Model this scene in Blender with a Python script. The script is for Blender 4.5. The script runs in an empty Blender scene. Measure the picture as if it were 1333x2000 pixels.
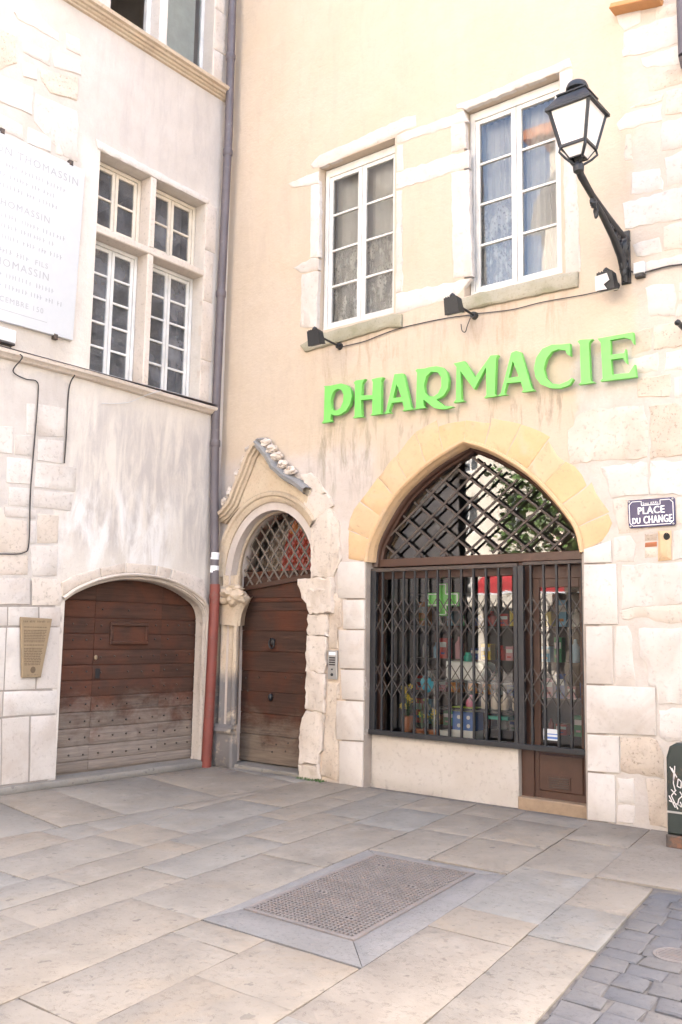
import bpy, bmesh, math, random
from mathutils import Vector, Matrix, noise
from mathutils.geometry import tessellate_polygon
random.seed(7)
scene = bpy.context.scene
col = scene.collection

# ------------------------------------------------------------------ camera
YAW, PITCH, ROLL = 0.67869, 0.12958, 0.01526
fw = Vector((-math.sin(YAW) * math.cos(PITCH), math.cos(YAW) * math.cos(PITCH), math.sin(PITCH)))
r0 = Vector((math.cos(YAW), math.sin(YAW), 0)); u0 = r0.cross(fw)
rt = r0 * math.cos(ROLL) + u0 * math.sin(ROLL); up = u0 * math.cos(ROLL) - r0 * math.sin(ROLL)
cam = bpy.data.cameras.new('camera'); camo = bpy.data.objects.new('camera', cam); col.objects.link(camo)
camo.matrix_world = Matrix(((rt.x, up.x, -fw.x, 8.788), (rt.y, up.y, -fw.y, -8.357), (rt.z, up.z, -fw.z, 1.6), (0, 0, 0, 1)))
cam.sensor_fit = 'VERTICAL'; cam.sensor_height = 36.0; cam.sensor_width = 24.0; cam.lens = 32.42
cam.clip_end = 500
scene.camera = camo

# ------------------------------------------------------------------ sky and sun
SUN_EL = math.radians(43); SUN_AZ = (-0.55, 0.835)
w = bpy.data.worlds.new('World'); scene.world = w; w.use_nodes = True
nt = w.node_tree; bg = nt.nodes['Background']
sky = nt.nodes.new('ShaderNodeTexSky'); sky.sky_type = 'NISHITA'; sky.sun_disc = False
sky.sun_elevation = SUN_EL; sky.sun_rotation = math.atan2(-SUN_AZ[0], SUN_AZ[1])
sky.air_density = 1.0; sky.dust_density = 4.0; sky.ozone_density = 0.6
nt.links.new(sky.outputs[0], bg.inputs[0]); bg.inputs[1].default_value = 0.15
sun = bpy.data.lights.new('sun', 'SUN'); sun.energy = 5.0; sun.angle = math.radians(0.5); sun.color = (1.0, 0.965, 0.92)
suno = bpy.data.objects.new('sun', sun); col.objects.link(suno)
sd = Vector((SUN_AZ[0] * math.cos(SUN_EL), SUN_AZ[1] * math.cos(SUN_EL), math.sin(SUN_EL)))
suno.rotation_euler = sd.to_track_quat('Z', 'Y').to_euler(); suno.location = (-10, 20, 30)
vs = scene.view_settings; vs.view_transform = 'Standard'; vs.look = 'None'; vs.gamma = 1.0; vs.use_curve_mapping = False
vs.exposure = 2.95
scene.cycles.max_bounces = 7; scene.cycles.diffuse_bounces = 3; scene.cycles.adaptive_threshold = .02; scene.cycles.transparent_max_bounces = 12
scene.cycles.use_denoising = True; scene.cycles.caustics_reflective = False; scene.cycles.caustics_refractive = False

# ------------------------------------------------------------------ helpers
def P3(pl, u, v, d):
    if pl == 'F': return (u, -d, v)      # pharmacy front, d = out of the wall
    if pl == 'L': return (d, u, v)       # side house front
    return (u, v, d)                     # ground
def area(p): return sum(p[i][0] * p[(i + 1) % len(p)][1] - p[(i + 1) % len(p)][0] * p[i][1] for i in range(len(p))) / 2
def ccw(p): return list(p) if area(p) > 0 else list(reversed(p))
def inset(p, k):
    n = len(p); out = []
    for i in range(n):
        a, b, c = Vector(p[i - 1]), Vector(p[i]), Vector(p[(i + 1) % n])
        e1 = (b - a); e2 = (c - b)
        if e1.length < 1e-6 or e2.length < 1e-6: out.append(tuple(b)); continue
        n1 = Vector((-e1.y, e1.x)).normalized(); n2 = Vector((-e2.y, e2.x)).normalized()
        m = n1 + n2
        m = m / max(0.5, m.length_squared / 2) if m.length > 1e-3 else n1
        out.append((b.x + m.x * k, b.y + m.y * k))
    return out
def subdiv(p, step, jit):
    out = []
    for i in range(len(p)):
        a = Vector(p[i]); b = Vector(p[(i + 1) % len(p)]); L = (b - a).length
        k = max(1, int(L / step)); nrm = Vector((-(b - a).y, (b - a).x)).normalized() if L > 1e-6 else Vector((0, 0))
        for j in range(k):
            q = a.lerp(b, j / k)
            q += nrm * random.uniform(-jit, jit)
            out.append((q.x, q.y))
    return out
def smooth_path(p, n=6):
    out = []
    for i in range(len(p) - 1):
        p0, p1, p2, p3 = [Vector(p[max(0, min(len(p) - 1, k_))]) for k_ in (i - 1, i, i + 1, i + 2)]
        for j_ in range(n):
            t_ = j_ / n; out.append(.5 * ((2 * p1) + (p2 - p0) * t_ + (2 * p0 - 5 * p1 + 4 * p2 - p3) * t_ ** 2 + (3 * p1 - p0 - 3 * p2 + p3) * t_ ** 3))
    return out + [Vector(p[-1])]
def smooth2(p, n=4): return [(q.x, q.y) for q in smooth_path([(x, y, 0) for x, y in p], n)]
class MB:
    def __init__(s): s.v = []; s.f = []; s.sm = []
    def add(s, vs, fs, smooth=False):
        o = len(s.v); s.v += [tuple(v) for v in vs]
        for f in fs: s.f.append(tuple(i + o for i in f)); s.sm.append(smooth)
        return s
    def box(s, x0, x1, y0, y1, z0, z1):
        V = [(x, y, z) for z in (z0, z1) for y in (y0, y1) for x in (x0, x1)]
        return s.add(V, [(0, 2, 3, 1), (4, 5, 7, 6), (0, 1, 5, 4), (2, 6, 7, 3), (0, 4, 6, 2), (1, 3, 7, 5)])
    def pbox(s, pl, u0, u1, v0, v1, d0, d1, b=0.0):
        return s.prism(pl, [(u0, v0), (u1, v0), (u1, v1), (u0, v1)], d0, d1, b)
    def prism(s, pl, poly, d0, d1, b=0.0):
        p = ccw(poly); n = len(p)
        rings = [[P3(pl, u, v, d0) for u, v in p]]
        if b > 0:
            rings += [[P3(pl, u, v, d1 - b) for u, v in p], [P3(pl, u, v, d1) for u, v in inset(p, b)]]
        else: rings += [[P3(pl, u, v, d1) for u, v in p]]
        V = [q for r in rings for q in r]; Fc = []
        for k in range(len(rings) - 1):
            for i in range(n):
                j = (i + 1) % n; Fc.append((k * n + i, k * n + j, (k + 1) * n + j, (k + 1) * n + i))
        Fc.append(tuple(range((len(rings) - 1) * n, len(rings) * n))); Fc.append(tuple(reversed(range(n))))
        return s.add(V, Fc)
    def tube(s, path, r, n=8, cap=True):
        pts = [Vector(p) for p in path]; m = len(pts)
        rr = r if isinstance(r, (list, tuple)) else [r] * m
        t0 = (pts[1] - pts[0]).normalized(); ref = Vector((0, 0, 1)) if abs(t0.z) < .9 else Vector((1, 0, 0))
        nx = t0.cross(ref).normalized(); V = []
        for i, p in enumerate(pts):
            t = (pts[min(i + 1, m - 1)] - pts[max(i - 1, 0)]).normalized()
            nx = (nx - t * nx.dot(t)).normalized(); ny = t.cross(nx)
            for k in range(n):
                a = 2 * math.pi * k / n; V.append(p + (nx * math.cos(a) + ny * math.sin(a)) * rr[i])
        Fc = [(i * n + k, i * n + (k + 1) % n, (i + 1) * n + (k + 1) % n, (i + 1) * n + k) for i in range(m - 1) for k in range(n)]
        s.add(V, Fc, True)
        if cap:
            o = len(s.v) - m * n
            s.f.append(tuple(o + k for k in reversed(range(n)))); s.sm.append(False)
            s.f.append(tuple(o + (m - 1) * n + k for k in range(n))); s.sm.append(False)
        return s
    def bar(s, a, b, wdt, hgt, nrm=(0, -1, 0)):
        a = Vector(a); b = Vector(b); t = (b - a).normalized(); nn = Vector(nrm).normalized(); sd_ = t.cross(nn).normalized()
        V = []
        for p in (a, b):
            for sx, sy in ((-1, -1), (1, -1), (1, 1), (-1, 1)): V.append(p + sd_ * (sx * wdt / 2) + nn * (sy * hgt / 2))
        return s.add(V, [(0, 1, 5, 4), (1, 2, 6, 5), (2, 3, 7, 6), (3, 0, 4, 7), (3, 2, 1, 0), (4, 5, 6, 7)])
    def lathe(s, prof, cx, cy, n=20):
        V = []; m = len(prof)
        for r, z in prof:
            for k in range(n):
                a = 2 * math.pi * k / n; V.append((cx + r * math.cos(a), cy + r * math.sin(a), z))
        Fc = [(i * n + k, i * n + (k + 1) % n, (i + 1) * n + (k + 1) % n, (i + 1) * n + k) for i in range(m - 1) for k in range(n)]
        s.add(V, Fc, True)
        o = len(s.v) - m * n
        s.f.append(tuple(o + k for k in reversed(range(n)))); s.sm.append(False)
        s.f.append(tuple(o + (m - 1) * n + k for k in range(n))); s.sm.append(False)
        return s
    def sweep(s, pl, path, prof, smooth=True):
        """prof: (n, d) n = to the left of the path direction in the plane, d = out of the wall"""
        m = len(path); k = len(prof); V = []
        for i in range(m):
            a = Vector(path[max(i - 1, 0)]); b = Vector(path[min(i + 1, m - 1)]); t = (b - a).normalized(); nn = Vector((-t.y, t.x))
            for (q, d) in prof:
                V.append(P3(pl, path[i][0] + nn.x * q, path[i][1] + nn.y * q, d))
        Fc = [(i * k + j, i * k + j + 1, (i + 1) * k + j + 1, (i + 1) * k + j) for i in range(m - 1) for j in range(k - 1)]
        s.add(V, Fc, smooth)
        return s
    def blob(s, c, rad, amp=.25, seed=0, sub=2):
        bm = bmesh.new(); bmesh.ops.create_icosphere(bm, subdivisions=sub, radius=1)
        c = Vector(c); V = []
        for v in bm.verts:
            n_ = noise.noise(v.co * 1.7 + Vector((seed * 3.1, seed, 0))) + .5 * noise.noise(v.co * 4 + Vector((seed, 0, seed)))
            q = v.co * (1 + amp * n_); V.append(c + Vector((q.x * rad[0], q.y * rad[1], q.z * rad[2])))
        s.add(V, [tuple(v.index for v in f.verts) for f in bm.faces], True); bm.free(); return s
def link(name, me, mat, parent):
    o = bpy.data.objects.new(name, me); col.objects.link(o)
    if mat is not None: me.materials.append(mat)
    if parent is not None:
        o.parent = parent
        pl = Vector((0, 0, 0)); q = parent
        while q is not None: pl += q.location; q = q.parent
        o.location = -pl
    return o
def build(mb, name, mat, parent=None, flip=False, **kw):
    me = bpy.data.meshes.new(name); me.from_pydata(mb.v, [], mb.f)
    me.polygons.foreach_set('use_smooth', mb.sm)
    bm = bmesh.new(); bm.from_mesh(me); bmesh.ops.remove_doubles(bm, verts=bm.verts, dist=1e-5)
    if len(bm.faces) > 1: bmesh.ops.recalc_face_normals(bm, faces=bm.faces)
    bm.to_mesh(me); bm.free()
    me.set_sharp_from_angle(angle=math.radians(38)); me.update()
    o = link(name, me, mat, parent)
    for k, v_ in kw.items(): o[k] = v_
    return o
def thing(name, label, cat, loc=(0, 0, 0), group=None):
    o = bpy.data.objects.new(name, None); col.objects.link(o); o.location = loc; o['label'] = label; o['category'] = cat
    if group: o['group'] = group
    return o
def tag(o, label, cat, group=None):
    o['label'] = label; o['category'] = cat
    if group: o['group'] = group
    return o
def wall_sheet(pl, outer, holes, depth, d=0.0):
    mb = MB(); loops = [ccw(outer)] + [list(reversed(ccw(h))) for h in holes]
    flat = [p for l in loops for p in l]
    tris = tessellate_polygon([[Vector((x, y, 0)) for x, y in l] for l in loops])
    mb.add([P3(pl, x, y, d) for x, y in flat], [tuple(t) for t in tris])
    for h in holes:
        n = len(h); V = [P3(pl, x, y, d) for x, y in h] + [P3(pl, x, y, d - depth) for x, y in h]
        mb.add(V, [(i, (i + 1) % n, n + (i + 1) % n, n + i) for i in range(n)])
    return mb
def stone(pl, poly, d0, d1, amp=.006, jit=.006, edge=.014, cuts=2, seed=0, step=.09, sm=True):
    """a hand cut block: wavy outline, rounded arris, uneven face"""
    p = subdiv(ccw(poly), step, jit); n = len(p)
    bm = bmesh.new()
    r0_ = [bm.verts.new(P3(pl, u, v, d0)) for u, v in p]
    r1_ = [bm.verts.new(P3(pl, u, v, d1 - edge * .7)) for u, v in p]
    r2_ = [bm.verts.new(P3(pl, u, v, d1)) for u, v in inset(p, edge)]
    for A, B in ((r0_, r1_), (r1_, r2_)):
        for i in range(n):
            j = (i + 1) % n; bm.faces.new((A[i], A[j], B[j], B[i]))
    f = bm.faces.new(r2_)
    res = bmesh.ops.triangulate(bm, faces=[f], ngon_method='BEAUTY')
    if cuts:
        es = list({e for fc in res['faces'] for e in fc.edges if e.calc_length() > .06 and not all(v in r2_ for v in e.verts) or e.calc_length() > .12})
        es = [e for e in es if all(fc in res['faces'] for fc in e.link_faces)]
        bmesh.ops.subdivide_edges(bm, edges=es, cuts=cuts, use_grid_fill=False)
        bmesh.ops.triangulate(bm, faces=[fc for fc in bm.faces if len(fc.verts) > 4])
    ax = {'F': 1, 'L': 0, 'G': 2}[pl]; sg = -1 if pl == 'F' else 1
    for v in bm.verts:
        dd = v.co[ax] * sg
        if dd > d1 - edge * .3:
            v.co[ax] += sg * amp * (noise.noise(v.co * 5 + Vector((seed, 0, 0))) + .6 * noise.noise(v.co * 14))
    bmesh.ops.recalc_face_normals(bm, faces=bm.faces)
    mb = MB(); bm.verts.index_update()
    mb.add([tuple(v.co) for v in bm.verts], [tuple(v.index for v in fc.verts) for fc in bm.faces], sm); bm.free()
    return mb
def text_into(mb, body, size, pl, u, v, d0, d1, align='LEFT', sx=1.0, spacing=1.0, rot=0.0, fit=None):
    cu = bpy.data.curves.new('txt', 'FONT'); cu.body = body; cu.size = size; cu.align_x = align
    cu.space_character = spacing; cu.extrude = .0; cu.resolution_u = 3
    ob = bpy.data.objects.new('txt', cu); col.objects.link(ob)
    bpy.context.view_layer.update()
    me = ob.evaluated_get(bpy.context.evaluated_depsgraph_get()).to_mesh()
    c, s_ = math.cos(rot), math.sin(rot)
    if fit: sx = fit / (max(q.co.x for q in me.vertices) - min(q.co.x for q in me.vertices))
    V = [P3(pl, u + (q.co.x * sx) * c - q.co.y * s_, v + (q.co.x * sx) * s_ + q.co.y * c, d1) for q in me.vertices]
    mb.add(V, [tuple(f.vertices) for f in me.polygons])
    ob.to_mesh_clear(); bpy.data.objects.remove(ob); bpy.data.curves.remove(cu)
    return mb

# ------------------------------------------------------------------ materials
def newmat(name):
    m = bpy.data.materials.new(name); m.use_nodes = True; t = m.node_tree; return m, t, t.nodes['Principled BSDF']
def nd(t, typ, **kw):
    n = t.nodes.new(typ)
    for k, v_ in kw.items():
        if k in n.inputs: n.inputs[k].default_value = v_
        else: setattr(n, k, v_)
    return n
def noi(t, vec, scale, detail=5, rough=.6, dist=0):
    n = nd(t, 'ShaderNodeTexNoise', Scale=scale, Detail=detail, Roughness=rough, Distortion=dist); t.links.new(vec, n.inputs['Vector']); return n.outputs['Fac']
def ramp(t, fac, a, b, ca=(0, 0, 0, 1), cb=(1, 1, 1, 1)):
    r = nd(t, 'ShaderNodeValToRGB'); e = r.color_ramp.elements; e[0].position = a; e[1].position = b; e[0].color = ca; e[1].color = cb
    t.links.new(fac, r.inputs[0]); return r.outputs[0]
def mixc(t, fac, a, b, mode='MIX'):
    m = nd(t, 'ShaderNodeMix', data_type='RGBA', blend_type=mode)
    for s_, val in (('Factor', fac), ('A', a), ('B', b)):
        i = [x for x in m.inputs if x.name == s_ and (x.type == 'RGBA' if s_ != 'Factor' else x.type == 'VALUE')][0]
        if hasattr(val, 'is_output') or isinstance(val, bpy.types.NodeSocket): t.links.new(val, i)
        elif s_ == 'Factor': i.default_value = val
        else: i.default_value = (*val, 1) if len(val) == 3 else val
    return [x for x in m.outputs if x.type == 'RGBA'][0]
def mth(t, op, a, b=None, clamp=False):
    m = nd(t, 'ShaderNodeMath', operation=op, use_clamp=clamp)
    for i, val in enumerate((a, b)):
        if val is None: continue
        if isinstance(val, bpy.types.NodeSocket): t.links.new(val, m.inputs[i])
        else: m.inputs[i].default_value = val
    return m.outputs[0]
def mapped(t, vec, sc, loc=(0, 0, 0)):
    m = nd(t, 'ShaderNodeMapping'); m.inputs['Scale'].default_value = sc; m.inputs['Location'].default_value = loc
    t.links.new(vec, m.inputs[0]); return m.outputs[0]
def bump(t, bs, hs, strength=.4, dist=.01):
    prev = None
    for h, s_, d_ in hs:
        b = nd(t, 'ShaderNodeBump', Strength=s_, Distance=d_); t.links.new(h, b.inputs['Height'])
        if prev is not None: t.links.new(prev, b.inputs['Normal'])
        prev = b.outputs[0]
    t.links.new(prev, bs.inputs['Normal'])
def gpos(t): return nd(t, 'ShaderNodeNewGeometry').outputs['Position']
def boxmask(t, pos, lim, soft=.25):
    sp = nd(t, 'ShaderNodeSeparateXYZ'); t.links.new(pos, sp.inputs[0]); out = None
    for ax, lo, hi in lim:
        a = nd(t, 'ShaderNodeMapRange', interpolation_type='SMOOTHSTEP'); t.links.new(sp.outputs[ax], a.inputs[0]); a.inputs[1].default_value = lo - soft; a.inputs[2].default_value = lo + soft
        b = nd(t, 'ShaderNodeMapRange', interpolation_type='SMOOTHSTEP'); t.links.new(sp.outputs[ax], b.inputs[0]); b.inputs[1].default_value = hi - soft; b.inputs[2].default_value = hi + soft
        m = mth(t, 'MULTIPLY', a.outputs[0], mth(t, 'SUBTRACT', 1.0, b.outputs[0]))
        out = m if out is None else mth(t, 'MULTIPLY', out, m)
    return out
def plaster(name, c1, c2, dirt, dirtamt=.35, stains=(), pale=None, zones=()):
    m, t, b = newmat(name); p = gpos(t)
    base = mixc(t, ramp(t, noi(t, p, .9, 6, .6, .4), .35, .68), c1, c2)
    if zones:
        nz = nd(t, 'ShaderNodeTexNoise', Scale=3.2, Detail=6, Roughness=.65); t.links.new(p, nz.inputs['Vector'])
        sb = nd(t, 'ShaderNodeVectorMath', operation='SUBTRACT'); t.links.new(nz.outputs['Color'], sb.inputs[0]); sb.inputs[1].default_value = (.5, .5, .5)
        sc_ = nd(t, 'ShaderNodeVectorMath', operation='SCALE'); t.links.new(sb.outputs[0], sc_.inputs[0]); sc_.inputs['Scale'].default_value = .42
        ad = nd(t, 'ShaderNodeVectorMath', operation='ADD'); t.links.new(p, ad.inputs[0]); t.links.new(sc_.outputs[0], ad.inputs[1])
        for lim, ca, cb, amt, soft in zones:
            zc = mixc(t, ramp(t, noi(t, p, 2.6, 6, .65, .3), .38, .64), ca, cb)
            base = mixc(t, mth(t, 'MULTIPLY', boxmask(t, ad.outputs[0], lim, soft), amt), base, zc)
    base = mixc(t, mth(t, 'MULTIPLY', ramp(t, noi(t, p, 5, 6, .7), .4, .75), .3), base, tuple(x * .86 for x in c2))
    st = noi(t, mapped(t, p, (4, 4, .8)), 1.0, 7, .7, .5)
    base = mixc(t, mth(t, 'MULTIPLY', ramp(t, st, .5, .78), dirtamt), base, dirt)
    for lim, colr, amt, lo, hi in stains:
        sm = noi(t, mapped(t, p, (7, 7, 1.3), (3, 1, 2)), 1.0, 7, .68, .5)
        fac = mth(t, 'MULTIPLY', mth(t, 'MULTIPLY', ramp(t, sm, lo, hi), boxmask(t, p, lim)), amt)
        base = mixc(t, fac, base, colr)
    if pale:
        lim, colr, amt = pale
        base = mixc(t, mth(t, 'MULTIPLY', mth(t, 'MULTIPLY', ramp(t, noi(t, mapped(t, p, (3, 3, 1.0)), 1.3, 6, .65, .5), .45, .6), boxmask(t, p, lim)), amt), base, colr)
    t.links.new(base, b.inputs['Base Color']); b.inputs['Roughness'].default_value = .92; b.inputs['Specular IOR Level'].default_value = .2
    base2 = mixc(t, mth(t, 'MULTIPLY', ramp(t, noi(t, p, 45, 5, .75), .56, .68), .22), base, tuple(x * .6 for x in dirt))
    t.links.new(base2, b.inputs['Base Color'])
    bump(t, b, [(noi(t, p, 2.2, 4), .4, .05), (noi(t, p, 13, 6, .7), .5, .012), (noi(t, p, 45, 6, .7), .5, .006), (noi(t, p, 140, 3), .3, .002)])
    return m
def stonemat(name, c1, c2, c3, pit=.5, scale=1.0, vein=None, dark=None, rnd=.35, stain=0):
    m, t, b = newmat(name); p = gpos(t)
    oi = nd(t, 'ShaderNodeObjectInfo').outputs['Random']
    cmb = nd(t, 'ShaderNodeCombineXYZ'); [t.links.new(mth(t, 'MULTIPLY', oi, 37.0), cmb.inputs[i]) for i in range(3)]
    va = nd(t, 'ShaderNodeVectorMath', operation='ADD'); t.links.new(p, va.inputs[0]); t.links.new(cmb.outputs[0], va.inputs[1]); q = va.outputs[0]
    base = mixc(t, ramp(t, noi(t, q, 2.2 * scale, 6, .62, .3), .38, .66), c1, c2)
    base = mixc(t, mth(t, 'MULTIPLY', ramp(t, noi(t, q, 1.3 * scale, 4, .6, 1.0), .52, .7), .6), base, c3)
    base = mixc(t, mth(t, 'MULTIPLY', ramp(t, oi, 0, 1), rnd), base, c3)
    pits = ramp(t, noi(t, q, 26 * scale, 6, .75), .3, .46)
    base = mixc(t, mth(t, 'MULTIPLY', mth(t, 'SUBTRACT', 1.0, pits), pit), base, tuple(x * .55 for x in c3))
    if dark:
        lim, colr, amt = dark
        fac = mth(t, 'MULTIPLY', mth(t, 'MULTIPLY', ramp(t, noi(t, p, 3.2, 6, .7, .3), .34, .5), boxmask(t, p, lim, .12)), amt)
        base = mixc(t, fac, base, colr)
    if stain:
        base = mixc(t, mth(t, 'MULTIPLY', ramp(t, noi(t, p, 1.3, 7, .68, .6), .47, .68), stain), base, tuple(x * .6 for x in c2))
        base = mixc(t, mth(t, 'MULTIPLY', ramp(t, noi(t, p, 11, 3, .5), .66, .69), stain * 1.2), base, tuple(x * .45 for x in c2))
        base = mixc(t, mth(t, 'MULTIPLY', ramp(t, noi(t, p, 3.3, 6, .7, .4), .56, .66), stain * .7), base, tuple(min(1, x * 1.3) for x in c1))
    t.links.new(base, b.inputs['Base Color']); b.inputs['Roughness'].default_value = .88; b.inputs['Specular IOR Level'].default_value = .25
    bump(t, b, [(noi(t, q, 7 * scale, 6, .7), .5, .012), (pits, .5, .006), (noi(t, q, 90, 4), .3, .002)])
    return m
def plain(name, c, rough=.5, metal=0.0, var=.15, bs=.15, spec=.5):
    m, t, b = newmat(name); p = gpos(t)
    base = mixc(t, ramp(t, noi(t, p, 9, 5, .65), .3, .75), c, tuple(x * (1 - var) for x in c))
    t.links.new(base, b.inputs['Base Color']); b.inputs['Metallic'].default_value = metal; b.inputs['Specular IOR Level'].default_value = spec
    t.links.new(mth(t, 'ADD', mth(t, 'MULTIPLY', noi(t, p, 16, 4), .2), rough - .1), b.inputs['Roughness'])
    bump(t, b, [(noi(t, p, 60, 4), bs, .003)])
    return m
def worn(name, c, chip, amt=.3, rough=.5, sc=14, metal=0, lo=.56):
    m, t, b = newmat(name); p = gpos(t)
    base = mixc(t, ramp(t, noi(t, p, 4, 5), .3, .7), c, tuple(x * .75 for x in c))
    base = mixc(t, mth(t, 'MULTIPLY', ramp(t, noi(t, p, sc, 7, .72, .3), lo, lo + .1), amt), base, chip)
    t.links.new(base, b.inputs['Base Color']); b.inputs['Metallic'].default_value = metal
    t.links.new(mth(t, 'ADD', mth(t, 'MULTIPLY', noi(t, p, 20, 4), .3), rough - .15), b.inputs['Roughness'])
    bump(t, b, [(noi(t, p, sc, 6, .7), .3, .004), (noi(t, p, 80, 3), .15, .002)])
    return m
def woodmat(name, c1, c2, grey, z_lo, z_hi, axis, red=None):
    m, t, b = newmat(name); p = gpos(t); oi = nd(t, 'ShaderNodeObjectInfo').outputs['Random']
    sc = (1.2, 1.2, 26) if axis == 'h' else (26, 26, 1.2)
    cmb = nd(t, 'ShaderNodeCombineXYZ'); [t.links.new(mth(t, 'MULTIPLY', oi, 23.0), cmb.inputs[i]) for i in range(3)]
    va = nd(t, 'ShaderNodeVectorMath', operation='ADD'); t.links.new(p, va.inputs[0]); t.links.new(cmb.outputs[0], va.inputs[1])
    grain = noi(t, mapped(t, va.outputs[0], sc), 1.6, 7, .68, .6)
    base = mixc(t, ramp(t, grain, .3, .7), c1, c2)
    if red: base = mixc(t, mth(t, 'MULTIPLY', ramp(t, noi(t, va.outputs[0], 1.9, 4, .6, .5), .42, .66), .8), base, red)
    base = mixc(t, mth(t, 'MULTIPLY', oi, .35), base, tuple(x * .6 for x in c1))
    sp = nd(t, 'ShaderNodeSeparateXYZ'); t.links.new(p, sp.inputs[0])
    zz_ = mth(t, 'ADD', sp.outputs[2], mth(t, 'MULTIPLY', mth(t, 'SUBTRACT', noi(t, mapped(t, p, (2, 2, 3)), 1.3, 6, .7, .4), .5), 1.3))
    wear = nd(t, 'ShaderNodeMapRange', interpolation_type='SMOOTHSTEP'); t.links.new(zz_, wear.inputs[0]); wear.inputs[1].default_value = z_hi; wear.inputs[2].default_value = z_lo
    gcol = mixc(t, ramp(t, grain, .35, .7), grey, tuple(x * .55 for x in grey))
    base = mixc(t, mth(t, 'MULTIPLY', wear.outputs[0], .9), base, gcol)
    t.links.new(base, b.inputs['Base Color']); b.inputs['Roughness'].default_value = .72; b.inputs['Specular IOR Level'].default_value = .3
    bump(t, b, [(grain, .55, .008), (noi(t, p, 60, 4), .25, .002)])
    return m
def glassmat(name, dirt=.0, dcol=(.4, .4, .4), wav=.02, refl=1.0, ior=1.9):
    m, t, b = newmat(name); t.nodes.remove(b); out = t.nodes['Material Output']; p = gpos(t)
    tr = nd(t, 'ShaderNodeBsdfTransparent'); tr.inputs[0].default_value = (.93, .95, .94, 1)
    gl = nd(t, 'ShaderNodeBsdfGlossy', Roughness=.015); gl.inputs[0].default_value = (refl, refl, refl, 1)
    bp = nd(t, 'ShaderNodeBump', Strength=wav, Distance=.05); t.links.new(noi(t, p, 3.0, 2), bp.inputs['Height']); t.links.new(bp.outputs[0], gl.inputs['Normal'])
    fr = nd(t, 'ShaderNodeFresnel', IOR=ior)
    mx = nd(t, 'ShaderNodeMixShader'); t.links.new(fr.outputs[0], mx.inputs[0]); t.links.new(tr.outputs[0], mx.inputs[1]); t.links.new(gl.outputs[0], mx.inputs[2])
    res = mx.outputs[0]
    if dirt > 0:
        df = nd(t, 'ShaderNodeBsdfDiffuse'); df.inputs[0].default_value = (*dcol, 1)
        m2 = nd(t, 'ShaderNodeMixShader'); t.links.new(mth(t, 'MULTIPLY', ramp(t, noi(t, p, 3, 4), .2, .8), dirt), m2.inputs[0])
        t.links.new(res, m2.inputs[1]); t.links.new(df.outputs[0], m2.inputs[2]); res = m2.outputs[0]
    t.links.new(res, out.inputs[0]); return m
def lacemat(name, dens=.5, pattern=True):
    m, t, b = newmat(name); out = t.nodes['Material Output']; p = gpos(t)
    b.inputs['Base Color'].default_value = (.66, .65, .65, 1); b.inputs['Roughness'].default_value = 1
    tr = nd(t, 'ShaderNodeBsdfTransparent'); mx = nd(t, 'ShaderNodeMixShader')
    if pattern:
        v = nd(t, 'ShaderNodeTexVoronoi', Scale=34, feature='SMOOTH_F1'); t.links.new(mapped(t, p, (1, 1, .8)), v.inputs['Vector'])
        pat = mth(t, 'MULTIPLY', ramp(t, v.outputs['Distance'], .22, .34), ramp(t, noi(t, mapped(t, p, (1.6, 1.6, .7)), 5, 4), .42, .56))
        fac = mth(t, 'ADD', mth(t, 'MULTIPLY', pat, .6), dens, True)
        t.links.new(fac, mx.inputs[0])
    else: mx.inputs[0].default_value = dens
    t.links.new(tr.outputs[0], mx.inputs[1]); t.links.new(b.outputs[0], mx.inputs[2]); t.links.new(mx.outputs[0], out.inputs[0]); return m

M = {}
M['ochre'] = plaster('ochre_plaster', (.60, .50, .40), (.585, .475, .36), (.44, .35, .29), .4,
    stains=[([(0, 1.55, 2.75), (2, 3.2, 4.1)], (.24, .21, .15), .6, .49, .64), ([(0, 2.9, 5.0), (2, 3.7, 4.12)], (.27, .22, .17), .7, .53, .64), ([(0, 1.6, 5.0), (2, 4.5, 5.2)], (.42, .31, .22), .6, .48, .64)],
    zones=[([(0, -1, 2.55), (2, -1, 3.75)], (.62, .555, .515), (.55, .49, .455), .9, .16), ([(0, 1.65, 2.2), (2, -1, 1.9)], (.68, .50, .32), (.60, .48, .38), .6, .05), ([(0, 5.0, 12), (2, -1, 4.35)], (.605, .55, .50), (.53, .475, .425), 1.0, .05), ([(0, 2.14, 2.46), (2, -1, 2.4)], (.36, .31, .27), (.30, .26, .23), 1.0, .02), ([(0, 5.0, 5.25), (2, -1, 2.5)], (.36, .31, .27), (.30, .26, .23), 1.0, .02), ([(0, 5.62, 12), (2, 4.2, 9)], (.60, .53, .465), (.54, .465, .40), .85, .06)])
M['greyplaster'] = plaster('grey_pink_plaster', (.72, .66, .59), (.645, .585, .52), (.46, .41, .36), .45,
    stains=[([(1, -2.3, .2), (2, 2.5, 4.2)], (.48, .435, .41), .85, .40, .58), ([(1, -2.3, .2), (2, 7.4, 8.8)], (.46, .41, .38), .6, .48, .66)], pale=([(1, -2.4, -.8), (2, 2.2, 3.2)], (.80, .77, .74), .85),
    zones=[([(1, -9, -2.42), (2, -1, 4.38)], (.60, .55, .505), (.53, .48, .44), .95, .04), ([(1, -9, -2.36), (2, -1, 2.1)], (.34, .30, .265), (.28, .245, .22), 1.0, .03), ([(1, -9, -2.4), (2, 4.5, 13)], (.55, .495, .435), (.48, .43, .375), .9, .10), ([(1, -2.5, .2), (2, 7.3, 13)], (.565, .51, .465), (.51, .455, .41), .85, .2)])
M['white_stone'] = stonemat('white_limestone', (.68, .635, .59), (.635, .58, .53), (.52, .44, .38), .4)
M['warm_stone'] = stonemat('warm_limestone', (.70, .62, .55), (.64, .56, .48), (.52, .43, .35), .6)
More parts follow.
